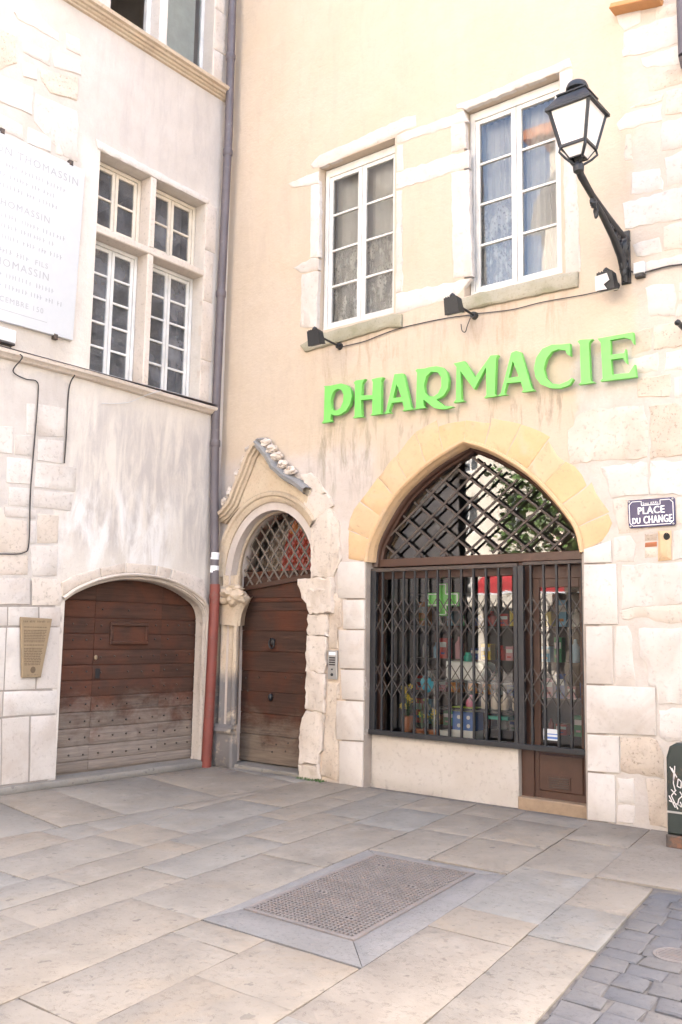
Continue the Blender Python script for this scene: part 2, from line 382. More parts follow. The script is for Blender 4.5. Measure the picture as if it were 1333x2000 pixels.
M['lower_stone'] = stonemat('smooth_limestone', (.67, .62, .575), (.60, .55, .505), (.47, .39, .33), .22)
M['riser_stone'] = stonemat('stained_riser_stone', (.58, .53, .48), (.52, .465, .41), (.44, .37, .30), .4, .7)
M['rough_stone'] = stonemat('rough_limestone', (.66, .57, .47), (.58, .48, .39), (.44, .35, .28), .8, 1.4)
M['orange_stone'] = stonemat('orange_sandstone', (.70, .47, .26), (.65, .43, .235), (.61, .49, .38), .4)
M['portal_stone'] = stonemat('golden_carved_stone', (.62, .52, .39), (.56, .44, .32), (.42, .33, .25), .6, 1.3, dark=([(0, -.2, .6), (2, -.2, 1.05)], (.17, .16, .16), .92))
M['grey_stone'] = stonemat('grey_weathered_stone', (.34, .33, .32), (.26, .26, .26), (.20, .19, .18), .6, 1.4)
M['sill_stone'] = stonemat('mossy_sill_stone', (.44, .40, .32), (.36, .33, .24), (.24, .24, .15), .6, 1.4)
M['slab'] = stonemat('paving_limestone', (.285, .254, .217), (.25, .223, .191), (.30, .238, .174), .4, .9, rnd=.35, stain=.4)
M['slab_grey'] = stonemat('grey_paving_stone', (.27, .252, .226), (.242, .226, .204), (.28, .233, .181), .4, .9, rnd=.35, stain=.4)
M['slab_pale'] = stonemat('pale_paving_stone', (.305, .265, .22), (.28, .24, .197), (.255, .215, .176), .4, .9, rnd=.2, stain=.3)
M['cobble'] = stonemat('grey_cobble_stone', (.145, .141, .146), (.118, .118, .124), (.17, .155, .142), .35, 1.5, rnd=.6)
M['concrete'] = stonemat('grey_concrete', (.25, .235, .225), (.215, .205, .195), (.19, .175, .16), .4, 1.6)
M['mortar'] = stonemat('mortar_bed', (.25, .23, .21), (.19, .17, .155), (.08, .07, .06), .5, 4.0)
M['wood_left'] = woodmat('weathered_red_brown_planks', (.10, .05, .034), (.04, .021, .015), (.32, .265, .22), .18, .9, 'h', red=(.135, .046, .024))
M['wood_gothic'] = woodmat('worn_brown_boards', (.085, .043, .03), (.036, .02, .014), (.24, .185, .14), .02, .7, 'h', red=(.125, .036, .016))
M['white_paint'] = worn('white_window_paint', (.80, .78, .74), (.50, .42, .33), .4, .5, 18, lo=.62)
M['cream_paint'] = worn('cream_window_paint', (.80, .71, .58), (.50, .40, .30), .5, .55, 18, lo=.6)
M['brown_paint'] = worn('brown_joinery_paint', (.085, .042, .028), (.19, .10, .065), .35, .4, 10, lo=.6)
M['iron'] = worn('black_iron_paint', (.024, .025, .028), (.12, .10, .09), .4, .42, 26, lo=.6)
M['rust_iron'] = worn('brown_iron_bar', (.07, .052, .043), (.16, .09, .05), .5, .6, 30, lo=.55)
M['scissor_iron'] = worn('dark_scissor_bar', (.075, .062, .055), (.14, .10, .08), .5, .5, 30, lo=.55)
M['lattice_iron'] = worn('grey_lattice_bar', (.17, .14, .115), (.09, .06, .04), .5, .6, 30, lo=.55)
M['green'] = plain('green_letter_paint', (.20, .64, .13), .45, 0, .12, .08)
M['marble'] = plain('white_marble', (.545, .555, .565), .35, 0, .05, .05)
M['carved'] = plain('grey_letter_paint', (.42, .425, .43), .8, 0, .2)
M['bronze'] = plain('dull_bronze', (.36, .27, .17), .5, .35, .15)
M['bronze_dark'] = plain('bronze_lettering', (.17, .12, .075), .6, .2)
M['enamel'] = plain('blue_enamel', (.025, .02, .095), .16, 0, .2, .05)
M['white_enamel'] = plain('white_enamel', (.86, .86, .88), .25, 0, .04, .03)
M['zinc'] = worn('grey_zinc_pipe', (.135, .115, .125), (.24, .22, .21), .35, .5, 9, lo=.58)
M['redpipe'] = worn('red_painted_cast_iron', (.24, .06, .045), (.17, .10, .075), .55, .5, 8, lo=.55)
M['frosted'] = plain('frosted_lamp_glass', (.80, .76, .72), .35, 0, .08, .05)
M['plastic'] = plain('pale_plastic', (.62, .62, .62), .5, 0, .1)
M['steel'] = plain('brushed_steel', (.50, .49, .47), .4, .6, .2)
M['cable'] = plain('dark_cable', (.045, .04, .04), .6)
M['hole_shade'] = plain('painted_hole_shade', (.02, .017, .015), .9)  # near-black colour standing in for the shade inside holes
M['cabinet'] = worn('dark_green_street_metal', (.035, .045, .04), (.14, .08, .05), .6, .35, 7, lo=.58)
M['rust'] = worn('rusted_skirt', (.10, .075, .06), (.24, .10, .05), .7, .7, 9, lo=.46)
M['chalk'] = plain('white_paint_marks', (.75, .70, .68), .7)
M['glass'] = glassmat('shop_glass', .03, (.3, .3, .3), .012, ior=1.85)
M['glass_fan'] = glassmat('fanlight_glass', .03, (.3, .3, .3), .012, ior=2.1)
M['glass_up'] = glassmat('old_window_glass', .16, (.42, .42, .44), .01, .9, 1.85)
M['glass_dusty'] = glassmat('dusty_window_glass', .95, (.235, .235, .245), .02, .4, 1.5)
M['lace'] = lacemat('lace_curtain', .28)
M['voile'] = lacemat('voile_curtain', .8, False)
M['paleblue'] = plain('pale_blind', (.70, .80, .80), .7)
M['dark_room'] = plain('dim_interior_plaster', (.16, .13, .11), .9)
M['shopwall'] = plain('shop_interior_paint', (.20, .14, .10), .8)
M['terracotta'] = plain('terracotta', (.46, .17, .08), .7)
M['leaf'] = plain('leaf_green', (.07, .14, .035), .6)
M['grate'] = worn('cast_iron_grate', (.225, .20, .188), (.26, .19, .155), .5, .6, 20, lo=.5)

# ------------------------------------------------------------------ measured outlines in metres (along the wall, height)
RS = [[(5.521,7.81),(5.763,7.765),(5.767,7.614),(5.592,7.593),(5.544,7.702)],[(5.908,7.7),(5.957,7.714),(6.138,7.667),(6.135,7.574),(5.905,7.58)],[(5.574,7.582),(5.912,7.568),(6.15,7.55),(6.14,7.257),(5.895,7.248),(5.568,7.329)],[(5.757,7.243),(5.903,7.236),(6.147,7.229),(6.141,7.029),(5.81,7.118),(5.763,7.163)],[(5.808,7.025),(6.147,7.001),(6.142,6.827),(5.819,6.857)],[(5.985,6.803),(6.209,6.776),(6.2,6.506),(5.962,6.559)],[(5.629,6.774),(5.802,6.804),(5.969,6.792),(5.943,6.718),(5.62,6.751)],[(5.484,6.644),(5.586,6.712),(5.942,6.684),(5.945,6.523),(5.648,6.544),(5.515,6.564)],[(5.929,6.496),(6.199,6.482),(6.189,6.174),(5.924,6.205)],[(5.564,6.504),(5.638,6.496),(5.639,6.214),(5.561,6.231)],[(5.954,6.137),(6.221,6.153),(6.211,5.847),(5.963,5.829)],[(5.619,6.09),(5.906,6.037),(5.935,5.818),(5.613,5.857)],[(5.536,5.802),(6.209,5.791),(6.198,5.479),(5.548,5.527)],[(5.915,5.446),(6.198,5.46),(6.188,5.168),(5.917,5.22)],[(5.628,5.352),(5.877,5.371),(5.89,5.208),(5.653,5.212)],[(5.651,5.146),(6.187,5.132),(6.183,5.041),(5.758,5.044)],[(5.723,4.893),(5.801,4.902),(6.003,4.872),(6.014,4.713),(5.993,4.563),(5.758,4.603),(5.755,4.771)],[(6.044,4.871),(6.134,4.867),(6.129,4.705),(6.039,4.708)],[(6.037,4.665),(6.127,4.663),(6.123,4.535),(6.001,4.544)],[(5.798,4.507),(6.122,4.501),(6.114,4.257),(5.791,4.265)],[(5.616,4.473),(5.79,4.5),(5.77,4.278),(5.697,4.265),(5.576,4.252)],[(5.469,4.218),(5.833,4.249),(5.847,4.143),(5.828,4.06),(5.518,4.069)],[(5.916,4.225),(6.113,4.231),(6.107,4.038),(5.886,4.059)],[(5.631,4.033),(5.943,4.015),(5.936,3.804),(5.625,3.834)],[(5.966,3.977),(6.105,3.996),(6.098,3.788),(5.968,3.782)],[(4.903,3.609),(4.975,3.645),(4.994,3.733),(5.054,3.781),(5.205,3.782),(5.683,3.763),(5.72,3.58),(5.711,3.261),(5.593,3.252),(4.927,3.284)],[(5.741,3.739),(5.976,3.742),(6.095,3.635),(6.082,3.241),(5.727,3.238)],[(5.25,3.212),(5.7,3.219),(5.701,2.902),(5.344,2.909),(5.313,3.031)],[(5.723,3.217),(6.08,3.179),(6.07,2.872),(5.714,2.901)],[(5.349,2.887),(6.07,2.856),(6.062,2.627),(5.586,2.573),(5.413,2.567)],[(5.357,2.522),(5.521,2.534),(5.572,2.448),(5.557,2.291),(5.351,2.293)],[(5.914,2.554),(6.06,2.566),(6.051,2.294),(5.905,2.289)],[(5.427,2.264),(6.05,2.274),(6.038,1.903),(5.417,1.856)],[(5.413,1.839),(5.692,1.884),(6.082,1.893),(6.076,1.724),(5.804,1.723),(5.665,1.768),(5.424,1.756)],[(5.354,1.694),(5.471,1.695),(5.512,1.639),(5.533,1.314),(5.529,1.159),(5.341,1.153)],[(5.567,1.675),(6.075,1.685),(6.053,1.023),(5.73,0.999),(5.729,1.157),(5.648,1.159),(5.652,1.33),(5.584,1.432)],[(5.746,0.949),(6.052,1.001),(6.042,0.716),(5.818,0.675),(5.739,0.713)],[(5.387,0.685),(5.716,0.7),(5.77,0.594),(5.785,0.352),(5.614,0.367),(5.379,0.376)],[(5.351,0.317),(5.495,0.332),(5.501,0.109),(5.346,0.101)],[(5.339,0.078),(5.501,0.098),(5.485,-0.071),(5.332,-0.081)],[(5.613,0.345),(5.785,0.341),(5.784,-0.063),(5.636,-0.062),(5.62,0.19)],[(5.807,0.333),(6.03,0.368),(6.016,-0.063),(5.801,-0.066)]]
JR = [[(5.062,2.428),(5.34,2.501),(5.34,2.288),(5.059,2.288)],[(5.059,2.281),(5.389,2.274),(5.386,1.71),(5.048,1.704)],[(5.068,1.694),(5.338,1.696),(5.33,1.158),(5.062,1.151)],[(5.062,1.143),(5.723,1.151),(5.716,0.723),(5.056,0.696)],[(5.06,0.689),(5.375,0.693),(5.371,0.358),(5.056,0.348)],[(5.058,0.341),(5.328,0.346),(5.323,-0.084),(5.049,-0.09)]]
JL = [[(2.011,2.417),(2.426,2.403),(2.426,1.983),(2.03,1.987)],[(2.106,1.971),(2.426,1.968),(2.426,1.637),(2.116,1.634)],[(2.043,1.625),(2.426,1.629),(2.426,1.194),(2.075,1.186)],[(2.086,1.175),(2.426,1.183),(2.426,0.843),(2.112,0.841)],[(2.023,0.825),(2.426,0.834),(2.426,0.405),(2.042,0.387)],[(2.082,0.379),(2.426,0.395),(2.426,-0.112),(2.091,-0.111)]]
BORED = [(5.786,2.562),(5.904,2.565),(5.895,2.294),(5.777,2.283)]
BORE = (5.868,2.506)
BRICKS = [[(5.654,2.543),(5.775,2.547),(5.773,2.474),(5.652,2.475)],[(5.652,2.465),(5.772,2.469),(5.771,2.418),(5.651,2.418)],[(5.65,2.408),(5.771,2.407),(5.768,2.32),(5.648,2.319)]]
RUIN = [[(1.432,2.216),(1.613,2.22),(1.964,2.227),(1.992,1.875),(1.611,1.877),(1.49,2.046)],[(1.61,2.767),(1.739,3.083),(1.864,3.09),(2.033,2.855),(2.061,2.459),(1.964,2.243),(1.623,2.235)],[(1.502,3.216),(1.861,3.22),(1.946,3.084),(1.7,2.94),(1.617,2.897),(1.506,3.051)],[(1.429,3.504),(1.58,3.506),(1.861,3.236),(1.523,3.231)],[(1.606,2.091),(1.967,2.085),(1.973,1.82),(1.644,1.812),(1.59,1.868)],[(1.603,1.801),(1.882,1.804),(1.898,1.552),(1.598,1.564)],[(1.599,1.548),(1.888,1.529),(1.876,1.138),(1.588,1.151)],[(1.595,1.137),(1.877,1.123),(1.856,0.682),(1.59,0.696)],[(1.59,0.682),(1.847,0.668),(1.845,0.314),(1.769,0.096),(1.502,0.07),(1.502,0.47),(1.55,0.597)],[(1.492,0.051),(1.79,0.08),(1.813,-0.067),(1.496,-0.095)]]
PATCH = [[(1.978,2.069),(2.089,2.005),(2.096,1.666),(2.037,1.634),(2.051,1.404),(1.901,1.401),(1.892,1.789)],[(1.889,1.032),(2.069,1.024),(2.072,0.843),(2.003,0.824),(2.032,0.39),(2.072,0.364),(2.081,-0.065),(1.813,-0.049),(1.864,0.331)]]
WS = [[(1.458,7.506),(1.611,7.591),(2.281,7.603),(2.952,7.64),(3.085,7.601),(3.085,7.463),(2.804,7.454),(1.637,7.42),(1.515,7.434)],[(1.085,7.369),(1.605,7.384),(1.622,7.211),(1.133,7.299)],[(1.476,7.227),(1.625,7.207),(1.641,6.233),(1.49,6.254)],[(1.212,6.2),(1.501,6.247),(1.637,6.217),(1.637,6.07),(1.339,6.089)],[(1.35,6.074),(1.633,6.058),(1.622,5.326),(1.347,5.382)],[(2.813,7.312),(2.902,7.295),(2.904,6.978),(2.812,6.99)],[(2.815,6.748),(2.895,6.73),(2.916,5.495),(2.814,5.505)],[(3.564,7.311),(3.745,7.284),(3.762,6.972),(3.564,6.977)],[(3.564,6.735),(3.797,6.706),(3.834,5.459),(3.588,5.492)],[(3.639,7.531),(3.957,7.515),(4.424,7.537),(5.003,7.544),(5.028,7.434),(4.876,7.44),(3.763,7.427),(3.639,7.474)],[(4.893,7.424),(5.032,7.42),(5.045,6.764),(4.903,6.772)],[(4.911,6.749),(5.048,6.742),(5.082,5.211),(4.922,5.236)]]
WB = [[(2.808,7.442),(3.733,7.424),(3.787,7.278),(2.809,7.335)],[(2.812,6.978),(3.793,6.935),(3.8,6.727),(2.814,6.763)],[(2.815,5.492),(3.819,5.441),(3.637,5.263),(2.817,5.252)]]
SILL1 = [(1.372,5.136),(1.678,5.239),(1.806,5.226),(2.783,5.249),(2.918,5.224),(2.912,5.068),(2.728,5.101),(1.456,5.041)]
SILL2 = [(3.649,5.222),(3.934,5.244),(4.889,5.228),(5.062,5.206),(5.059,5.055),(3.761,5.086),(3.661,5.069)]
ARCHF = [(2.399,2.434),(2.461,2.61),(2.6,2.857),(2.814,3.134),(3.055,3.327),(3.261,3.456),(3.52,3.577),(3.73,3.65),(3.934,3.578),(4.119,3.485),(4.4,3.304),(4.621,3.111),(4.833,2.87),(4.992,2.64),(5.098,2.457)]
EXTR = [(2.172,2.443),(2.167,2.729),(2.212,2.96),(2.405,3.154),(2.81,3.554),(3.112,3.837),(3.463,3.942),(3.744,3.928),(4.122,3.84),(4.48,3.711),(4.725,3.576),(4.83,3.383),(5.073,3.224),(5.181,2.952),(5.332,2.726),(5.351,2.619),(5.238,2.497)]
LET = [('P',[(1.809,4.076),(1.834,4.099),(1.843,4.12),(1.848,4.512),(1.828,4.529),(1.937,4.518),(1.976,4.519),(2.102,4.518),(2.194,4.482),(2.247,4.415),(2.261,4.337),(2.24,4.249),(2.175,4.175),(2.08,4.142),(2.003,4.145),(1.95,4.168),(1.94,4.107),(1.968,4.076)],[(2.045,4.462),(1.978,4.434),(1.946,4.354),(1.952,4.26),(1.982,4.209),(2.041,4.201),(2.098,4.224),(2.135,4.295),(2.139,4.378),(2.103,4.441)]),('H',[(2.281,4.077),(2.309,4.095),(2.308,4.47),(2.289,4.497),(2.32,4.519),(2.423,4.513),(2.456,4.518),(2.409,4.466),(2.404,4.328),(2.564,4.306),(2.571,4.455),(2.552,4.495),(2.643,4.5),(2.715,4.494),(2.686,4.458),(2.687,4.083),(2.714,4.069),(2.54,4.071),(2.566,4.094),(2.564,4.261),(2.399,4.274),(2.411,4.086),(2.444,4.069)],None),('A',[(2.874,4.502),(2.988,4.493),(3.005,4.465),(3.102,4.087),(3.133,4.061),(2.986,4.061),(3.013,4.078),(2.985,4.169),(2.839,4.176),(2.799,4.087),(2.829,4.061),(2.729,4.066),(2.764,4.092)],[(2.902,4.387),(2.973,4.222),(2.859,4.229)]),('R',[(3.159,4.493),(3.181,4.511),(3.282,4.498),(3.336,4.503),(3.435,4.498),(3.517,4.47),(3.573,4.406),(3.594,4.318),(3.581,4.222),(3.525,4.153),(3.436,4.124),(3.541,4.039),(3.653,4.015),(3.565,4.003),(3.485,4.012),(3.403,4.037),(3.321,4.106),(3.267,4.149),(3.271,4.077),(3.301,4.055),(3.145,4.057),(3.17,4.073),(3.182,4.472)],[(3.369,4.448),(3.303,4.409),(3.273,4.313),(3.287,4.225),(3.337,4.177),(3.403,4.165),(3.46,4.191),(3.501,4.263),(3.5,4.362),(3.451,4.429)]),('M',[(3.658,4.49),(3.789,4.495),(3.922,4.293),(4.109,4.498),(4.197,4.489),(4.172,4.444),(4.154,4.08),(4.185,4.053),(4.026,4.055),(4.059,4.08),(4.052,4.382),(3.909,4.165),(3.741,4.391),(3.748,4.085),(3.795,4.053),(3.653,4.057),(3.685,4.088),(3.693,4.444)],None),('A',[(4.353,4.482),(4.407,4.494),(4.46,4.47),(4.577,4.077),(4.609,4.044),(4.463,4.049),(4.486,4.07),(4.454,4.16),(4.296,4.171),(4.264,4.07),(4.302,4.049),(4.19,4.052),(4.228,4.075),(4.345,4.462)],[(4.367,4.394),(4.435,4.219),(4.316,4.222)]),('C',[(4.998,4.46),(5,4.33),(4.967,4.357),(4.947,4.401),(4.875,4.424),(4.803,4.414),(4.743,4.349),(4.712,4.257),(4.733,4.156),(4.798,4.084),(4.884,4.063),(4.97,4.083),(5.012,4.108),(5.026,4.094),(4.983,4.041),(4.883,4.022),(4.782,4.041),(4.681,4.096),(4.623,4.174),(4.606,4.275),(4.633,4.382),(4.701,4.461),(4.804,4.483),(4.919,4.466)],None),('I',[(5.078,4.466),(5.104,4.477),(5.235,4.46),(5.207,4.444),(5.193,4.417),(5.203,4.052),(5.249,4.025),(5.078,4.029),(5.107,4.048),(5.103,4.427)],None),('E',[(5.283,4.454),(5.636,4.449),(5.639,4.333),(5.614,4.383),(5.55,4.415),(5.411,4.416),(5.411,4.269),(5.546,4.261),(5.558,4.302),(5.567,4.156),(5.542,4.193),(5.532,4.219),(5.413,4.223),(5.42,4.072),(5.587,4.061),(5.644,4.136),(5.654,4.011),(5.301,4.027),(5.328,4.052),(5.316,4.407)],None)]
LS = [[(-3.361,8.355),(-3.212,8.485),(-2.786,8.414),(-2.779,8.306),(-3.312,8.296)],[(-3.252,8.069),(-2.886,8.114),(-2.875,7.942),(-3.221,7.935)],[(-2.866,8.169),(-2.453,8.23),(-2.454,8.046),(-2.829,7.966)],[(-3.935,8.087),(-3.581,8.08),(-3.32,8.076),(-3.288,7.77),(-3.483,7.584),(-3.899,7.593)],[(-3.237,7.84),(-3.034,7.859),(-3.011,7.696),(-3.203,7.664)],[(-3.01,7.85),(-2.489,8.005),(-2.496,7.707),(-2.856,7.642),(-2.99,7.729)],[(-3.896,7.554),(-3.481,7.553),(-3.063,7.605),(-3.063,7.259),(-3.459,7.239),(-3.875,7.26)],[(-3.048,7.547),(-2.489,7.598),(-2.453,7.412),(-2.438,6.971),(-2.621,6.959),(-3.037,7.207)],[(-3.865,7.123),(-3.45,7.118),(-3.165,7.104),(-3.142,6.924),(-3.437,6.916),(-3.851,6.927)],[(-3.099,7.114),(-2.799,7.121),(-2.787,6.931),(-3.108,6.918)],[(-2.752,7.121),(-2.644,7.125),(-2.641,6.959),(-2.741,6.951)],[(-2.692,8.467),(-2.494,8.495),(-2.481,8.284),(-2.679,8.269)],[(-3.576,3.663),(-3.051,3.723),(-3.037,3.421),(-3.557,3.403)],[(-3.033,3.643),(-2.786,3.668),(-2.788,3.436),(-3.027,3.423)],[(-2.787,4.029),(-2.427,4.05),(-2.418,3.716),(-2.768,3.669)],[(-2.914,4.007),(-2.805,4.03),(-2.791,3.685),(-2.901,3.675)],[(-2.757,3.643),(-2.42,3.681),(-2.417,3.409),(-2.751,3.402)],[(-3.109,3.387),(-2.791,3.407),(-2.79,3.128),(-3.094,3.106)],[(-2.763,3.382),(-2.231,3.402),(-2.238,3.12),(-2.767,3.106)],[(-3.067,3.074),(-2.788,3.091),(-2.791,2.882),(-3.057,2.871)],[(-2.772,3.083),(-2.249,3.1),(-2.284,2.896),(-2.774,2.884)],[(-3.104,2.857),(-2.717,2.863),(-2.711,2.763),(-3.096,2.742)],[(-2.702,2.825),(-2.432,2.835),(-2.424,2.523),(-2.689,2.5)],[(-3.515,2.814),(-3.114,2.841),(-3.107,2.737),(-2.819,2.734),(-2.786,2.411),(-2.913,2.372),(-3.483,2.375)],[(-2.786,2.738),(-2.712,2.745),(-2.698,2.5),(-2.781,2.493)],[(-2.778,2.475),(-2.422,2.495),(-2.413,2.165),(-2.721,2.148)],[(-3.481,2.338),(-2.784,2.368),(-2.77,2.157),(-3.464,2.102)],[(-3.463,2.09),(-2.746,2.129),(-2.727,1.84),(-3.443,1.816)],[(-2.724,2.13),(-2.411,2.138),(-2.296,1.969),(-2.346,1.842),(-2.705,1.831)],[(-3.511,1.806),(-2.991,1.812),(-2.977,1.611),(-3.496,1.6)],[(-2.986,1.811),(-2.626,1.822),(-2.612,1.616),(-2.972,1.611)],[(-2.614,1.822),(-2.343,1.83),(-2.336,1.615),(-2.6,1.614)],[(-3.495,1.591),(-2.989,1.599),(-2.978,0.949),(-3.449,0.956)],[(-2.983,1.598),(-2.619,1.603),(-2.604,0.945),(-2.972,0.951)],[(-2.609,1.603),(-2.338,1.608),(-2.325,0.943),(-2.596,0.945)],[(-2.978,0.94),(-2.328,0.93),(-2.322,0.677),(-2.973,0.678)],[(-3.449,0.944),(-2.984,0.939),(-2.977,0.675),(-3.429,0.675)],[(-2.978,0.667),(-2.656,0.67),(-2.622,-0.016),(-2.939,-0.01)],[(-2.646,0.669),(-2.325,0.665),(-2.3,-0.015),(-2.613,-0.01)],[(-3.428,0.666),(-2.984,0.666),(-2.944,-0.01),(-3.38,0.004)]]
LV = [[(-2.341,1.942),(-2.149,2.066),(-1.843,2.178),(-1.869,2.28),(-2.227,2.173),(-2.362,2.096)],[(-1.834,2.185),(-1.499,2.256),(-1.506,2.373),(-1.86,2.285)],[(-1.484,2.257),(-1.043,2.253),(-1.029,2.372),(-1.49,2.374)],[(-1.026,2.249),(-0.841,2.189),(-0.791,2.343),(-1.012,2.371)],[(-0.823,2.183),(-0.456,2.061),(-0.17,1.877),(-0.144,1.993),(-0.25,2.238),(-0.467,2.295),(-0.773,2.342)]]
ROWZ = [1.722,1.539,1.358,1.182,1.007,0.826,0.652,0.473,0.277,0.11]
VJ = [-1.733,-0.731]
KEY = [(-1.704,1.267),(-1.668,1.084)]
STUDS = [(-1.838,1.839),(-1.635,1.824),(-1.253,1.82),(-0.851,1.84),(-2.035,1.65),(-1.851,1.642),(-1.642,1.635),(-0.827,1.648),(-0.638,1.65),(-0.46,1.653),(-0.278,1.656),(-2.024,1.467),(-1.841,1.467),(-1.64,1.478),(-0.832,1.481),(-0.63,1.482),(-2.024,1.285),(-1.817,1.282),(-1.628,1.27),(-1.435,1.278),(-1.236,1.276),(-1.031,1.268),(-0.85,1.279),(-0.649,1.281),(-0.472,1.284),(-0.26,1.289),(-2.013,1.103),(-1.819,1.108),(-1.618,1.093),(-1.226,1.095),(-1.022,1.09),(-0.84,1.097),(-0.669,1.104),(-0.463,1.1),(-2.015,0.932),(-1.821,0.935),(-1.633,0.918),(-1.428,0.917),(-1.229,0.914),(-0.83,0.911),(-0.659,0.911),(-0.454,0.916),(-2.015,0.742),(-1.809,0.742),(-1.646,0.713),(-1.429,0.723),(-1.219,0.723),(-0.621,0.749),(-0.43,0.745),(-0.265,0.744),(-2.003,0.552),(-1.81,0.55),(-1.61,0.537),(-1.419,0.535),(-1.221,0.534),(-1.019,0.536),(-0.825,0.541),(-0.64,0.546),(-0.249,0.559),(-2.003,0.364),(-1.799,0.368),(-1.601,0.373),(-1.409,0.369),(-1.212,0.371),(-1.01,0.367),(-0.802,0.378),(-0.63,0.355),(-0.455,0.353),(-0.253,0.372),(-2.004,0.186),(-1.811,0.179),(-1.602,0.18),(-1.398,0.172),(-1.201,0.165),(-1.013,0.17),(-0.82,0.179),(-0.608,0.2),(-0.423,0.196),(-0.244,0.193)]
CLIPS = [(-3.423,6.9),(-2.554,6.907),(-2.627,4.819)]
BRZ = [(-2.852,1.709),(-2.471,1.697),(-2.571,1.073),(-2.796,1.076)]
GB = [1.966,1.854,1.605,1.345,1.094,0.842,0.574,0.308,0.011]
KNOB = [(0.801,1.466),(0.781,0.784)]
GSTUD = [(0.533,1.974),(0.346,1.837),(0.491,1.837),(0.865,1.844),(0.99,1.836),(1.114,1.831),(1.258,1.83),(0.339,1.724),(0.589,1.734),(0.73,1.726),(0.88,1.723),(0.994,1.727),(1.217,1.728),(0.354,1.647),(0.486,1.648),(0.616,1.649),(0.733,1.65),(0.883,1.643),(1.007,1.648),(1.131,1.629),(1.263,1.646),(0.298,1.534),(0.43,1.545),(0.92,1.543),(1.078,1.542),(0.338,1.423),(0.482,1.426),(0.991,1.437),(1.126,1.431),(0.319,0.996),(0.545,1.014),(1.004,1.033),(0.217,0.83),(0.361,0.837),(1.132,1.226),(1.269,1.044),(0.667,0.208),(0.873,0.21),(1.072,0.243),(0.808,0.115),(1.031,0.143)]
SIGN = [(5.512,2.863),(5.95,2.862),(5.952,2.604),(5.518,2.599)]

GZ = -0.09
# ================================================================== ground
ground = build(MB().add([(-70, -70, GZ - .022), (70, -70, GZ - .022), (70, 70, GZ - .022), (-70, 70, GZ - .022)], [(0, 1, 2, 3)]), 'ground', M['mortar'], kind='structure')
pav = build(MB().pbox('G', -.3, 9.6, -9.0, .4, GZ - .06, GZ - .016), 'pavement', M['mortar'], kind='structure')
LINES = {0: (1.83, -.027), 1: (2.37, -.175), 2: (3.0, -.16), 3: (3.40, -.155), 4: (3.87, -.145), 5: (4.53, -.165), 6: (5.06, -.16), 7: (5.72, -.16), 8: (6.28, -.16), 9: (6.70, -.16)}
def xl(k, y): a, s_ = LINES[k]; return a + s_ * (y + 4)
def slab(poly, mat='slab', name='slab', dz=0.0, amp=.0015):
    p = inset(ccw(poly), .0025 + random.uniform(0, .003))
    return build(stone('G', p, GZ - .04, GZ + dz + random.uniform(-.003, .003), amp, .004, .004, 1, random.random() * 9, .16), name, M[mat], pav)
def row(kl, kr, ys, mats=None, skew=0.0):
    for i in range(len(ys) - 1):
        a, b = ys[i], ys[i + 1]
        fl = (lambda y: .10) if kl is None else (lambda y: xl(kl, y))
        sa = skew if isinstance(skew, (int, float)) else skew[i]; sb = skew if isinstance(skew, (int, float)) else skew[i + 1]
        slab([(fl(a), a), (xl(kr, a + sa), a + sa), (xl(kr, b + sb), b + sb), (fl(b), b)], (mats or {}).get(i, random.choice(['slab', 'slab', 'slab', 'slab_grey'])))
row(None, 0, [-8.8, -7.2, -5.6, -4.5, -3.15, -2.44, -1.2, -.02], {3: 'slab_grey', 4: 'slab', 5: 'slab_grey', 6: 'slab'}, -.32)
slab([(.10, -.02), (xl(0, -.34), -.34), (1.75, -.02)], 'slab_grey')
row(0, 1, [-8.8, -7.4, -6.1, -4.75, -3.69, -3.27, -2.2, -1.0, -.02], {4: 'slab_grey', 5: 'slab_grey'})
row(1, 2, [-8.8, -7.2, -5.9, -4.6, -3.46, -2.9, -1.5, -.02], {3: 'slab', 4: 'slab'})
row(2, 3, [-8.8, -7.0, -5.8, -4.45, -3.18, -1.95, -.75, -.02], {4: 'slab_grey'})
row(3, 4, [-8.8, -7.4, -6.3, -5.13, -3.87, -2.63, -1.45, -.02], {3: 'slab', 4: 'slab_grey'})
row(4, 5, [-8.8, -7.3, -5.9, -4.41, -3.0, -1.6, -.7, -.02], {2: 'slab', 3: 'slab'})
row(5, 6, [-8.8, -7.0, -5.76, -4.68, -4.42], {2: 'slab', 3: 'slab'})
row(6, 7, [-8.8, -7.0, -5.9, -5.05, -4.43], {2: 'slab', 3: 'slab'})
row(5, 6, [-2.32, -1.4, -.55, -.02]); row(6, 7, [-2.26, -1.36, -.45, -.02])
row(7, 8, [-8.8, -6.6, -5.1, -3.62, -3.16, -1.98, -.9, -.02], {2: 'slab_pale', 3: 'slab', 4: 'slab_grey', 5: 'slab'})
row(8, 9, [-8.8, -6.4, -5.0, -3.38, -2.68, -1.93], {2: 'slab', 3: 'slab_grey', 4: 'slab'})
slab([(xl(8, -1.9), -1.9), (7.6, -1.72), (7.3, -.02), (xl(8, -.02), -.02)], 'slab_pale')
slab([(7.62, -1.72), (9.4, -1.6), (9.4, -.02), (7.32, -.02)], 'slab')
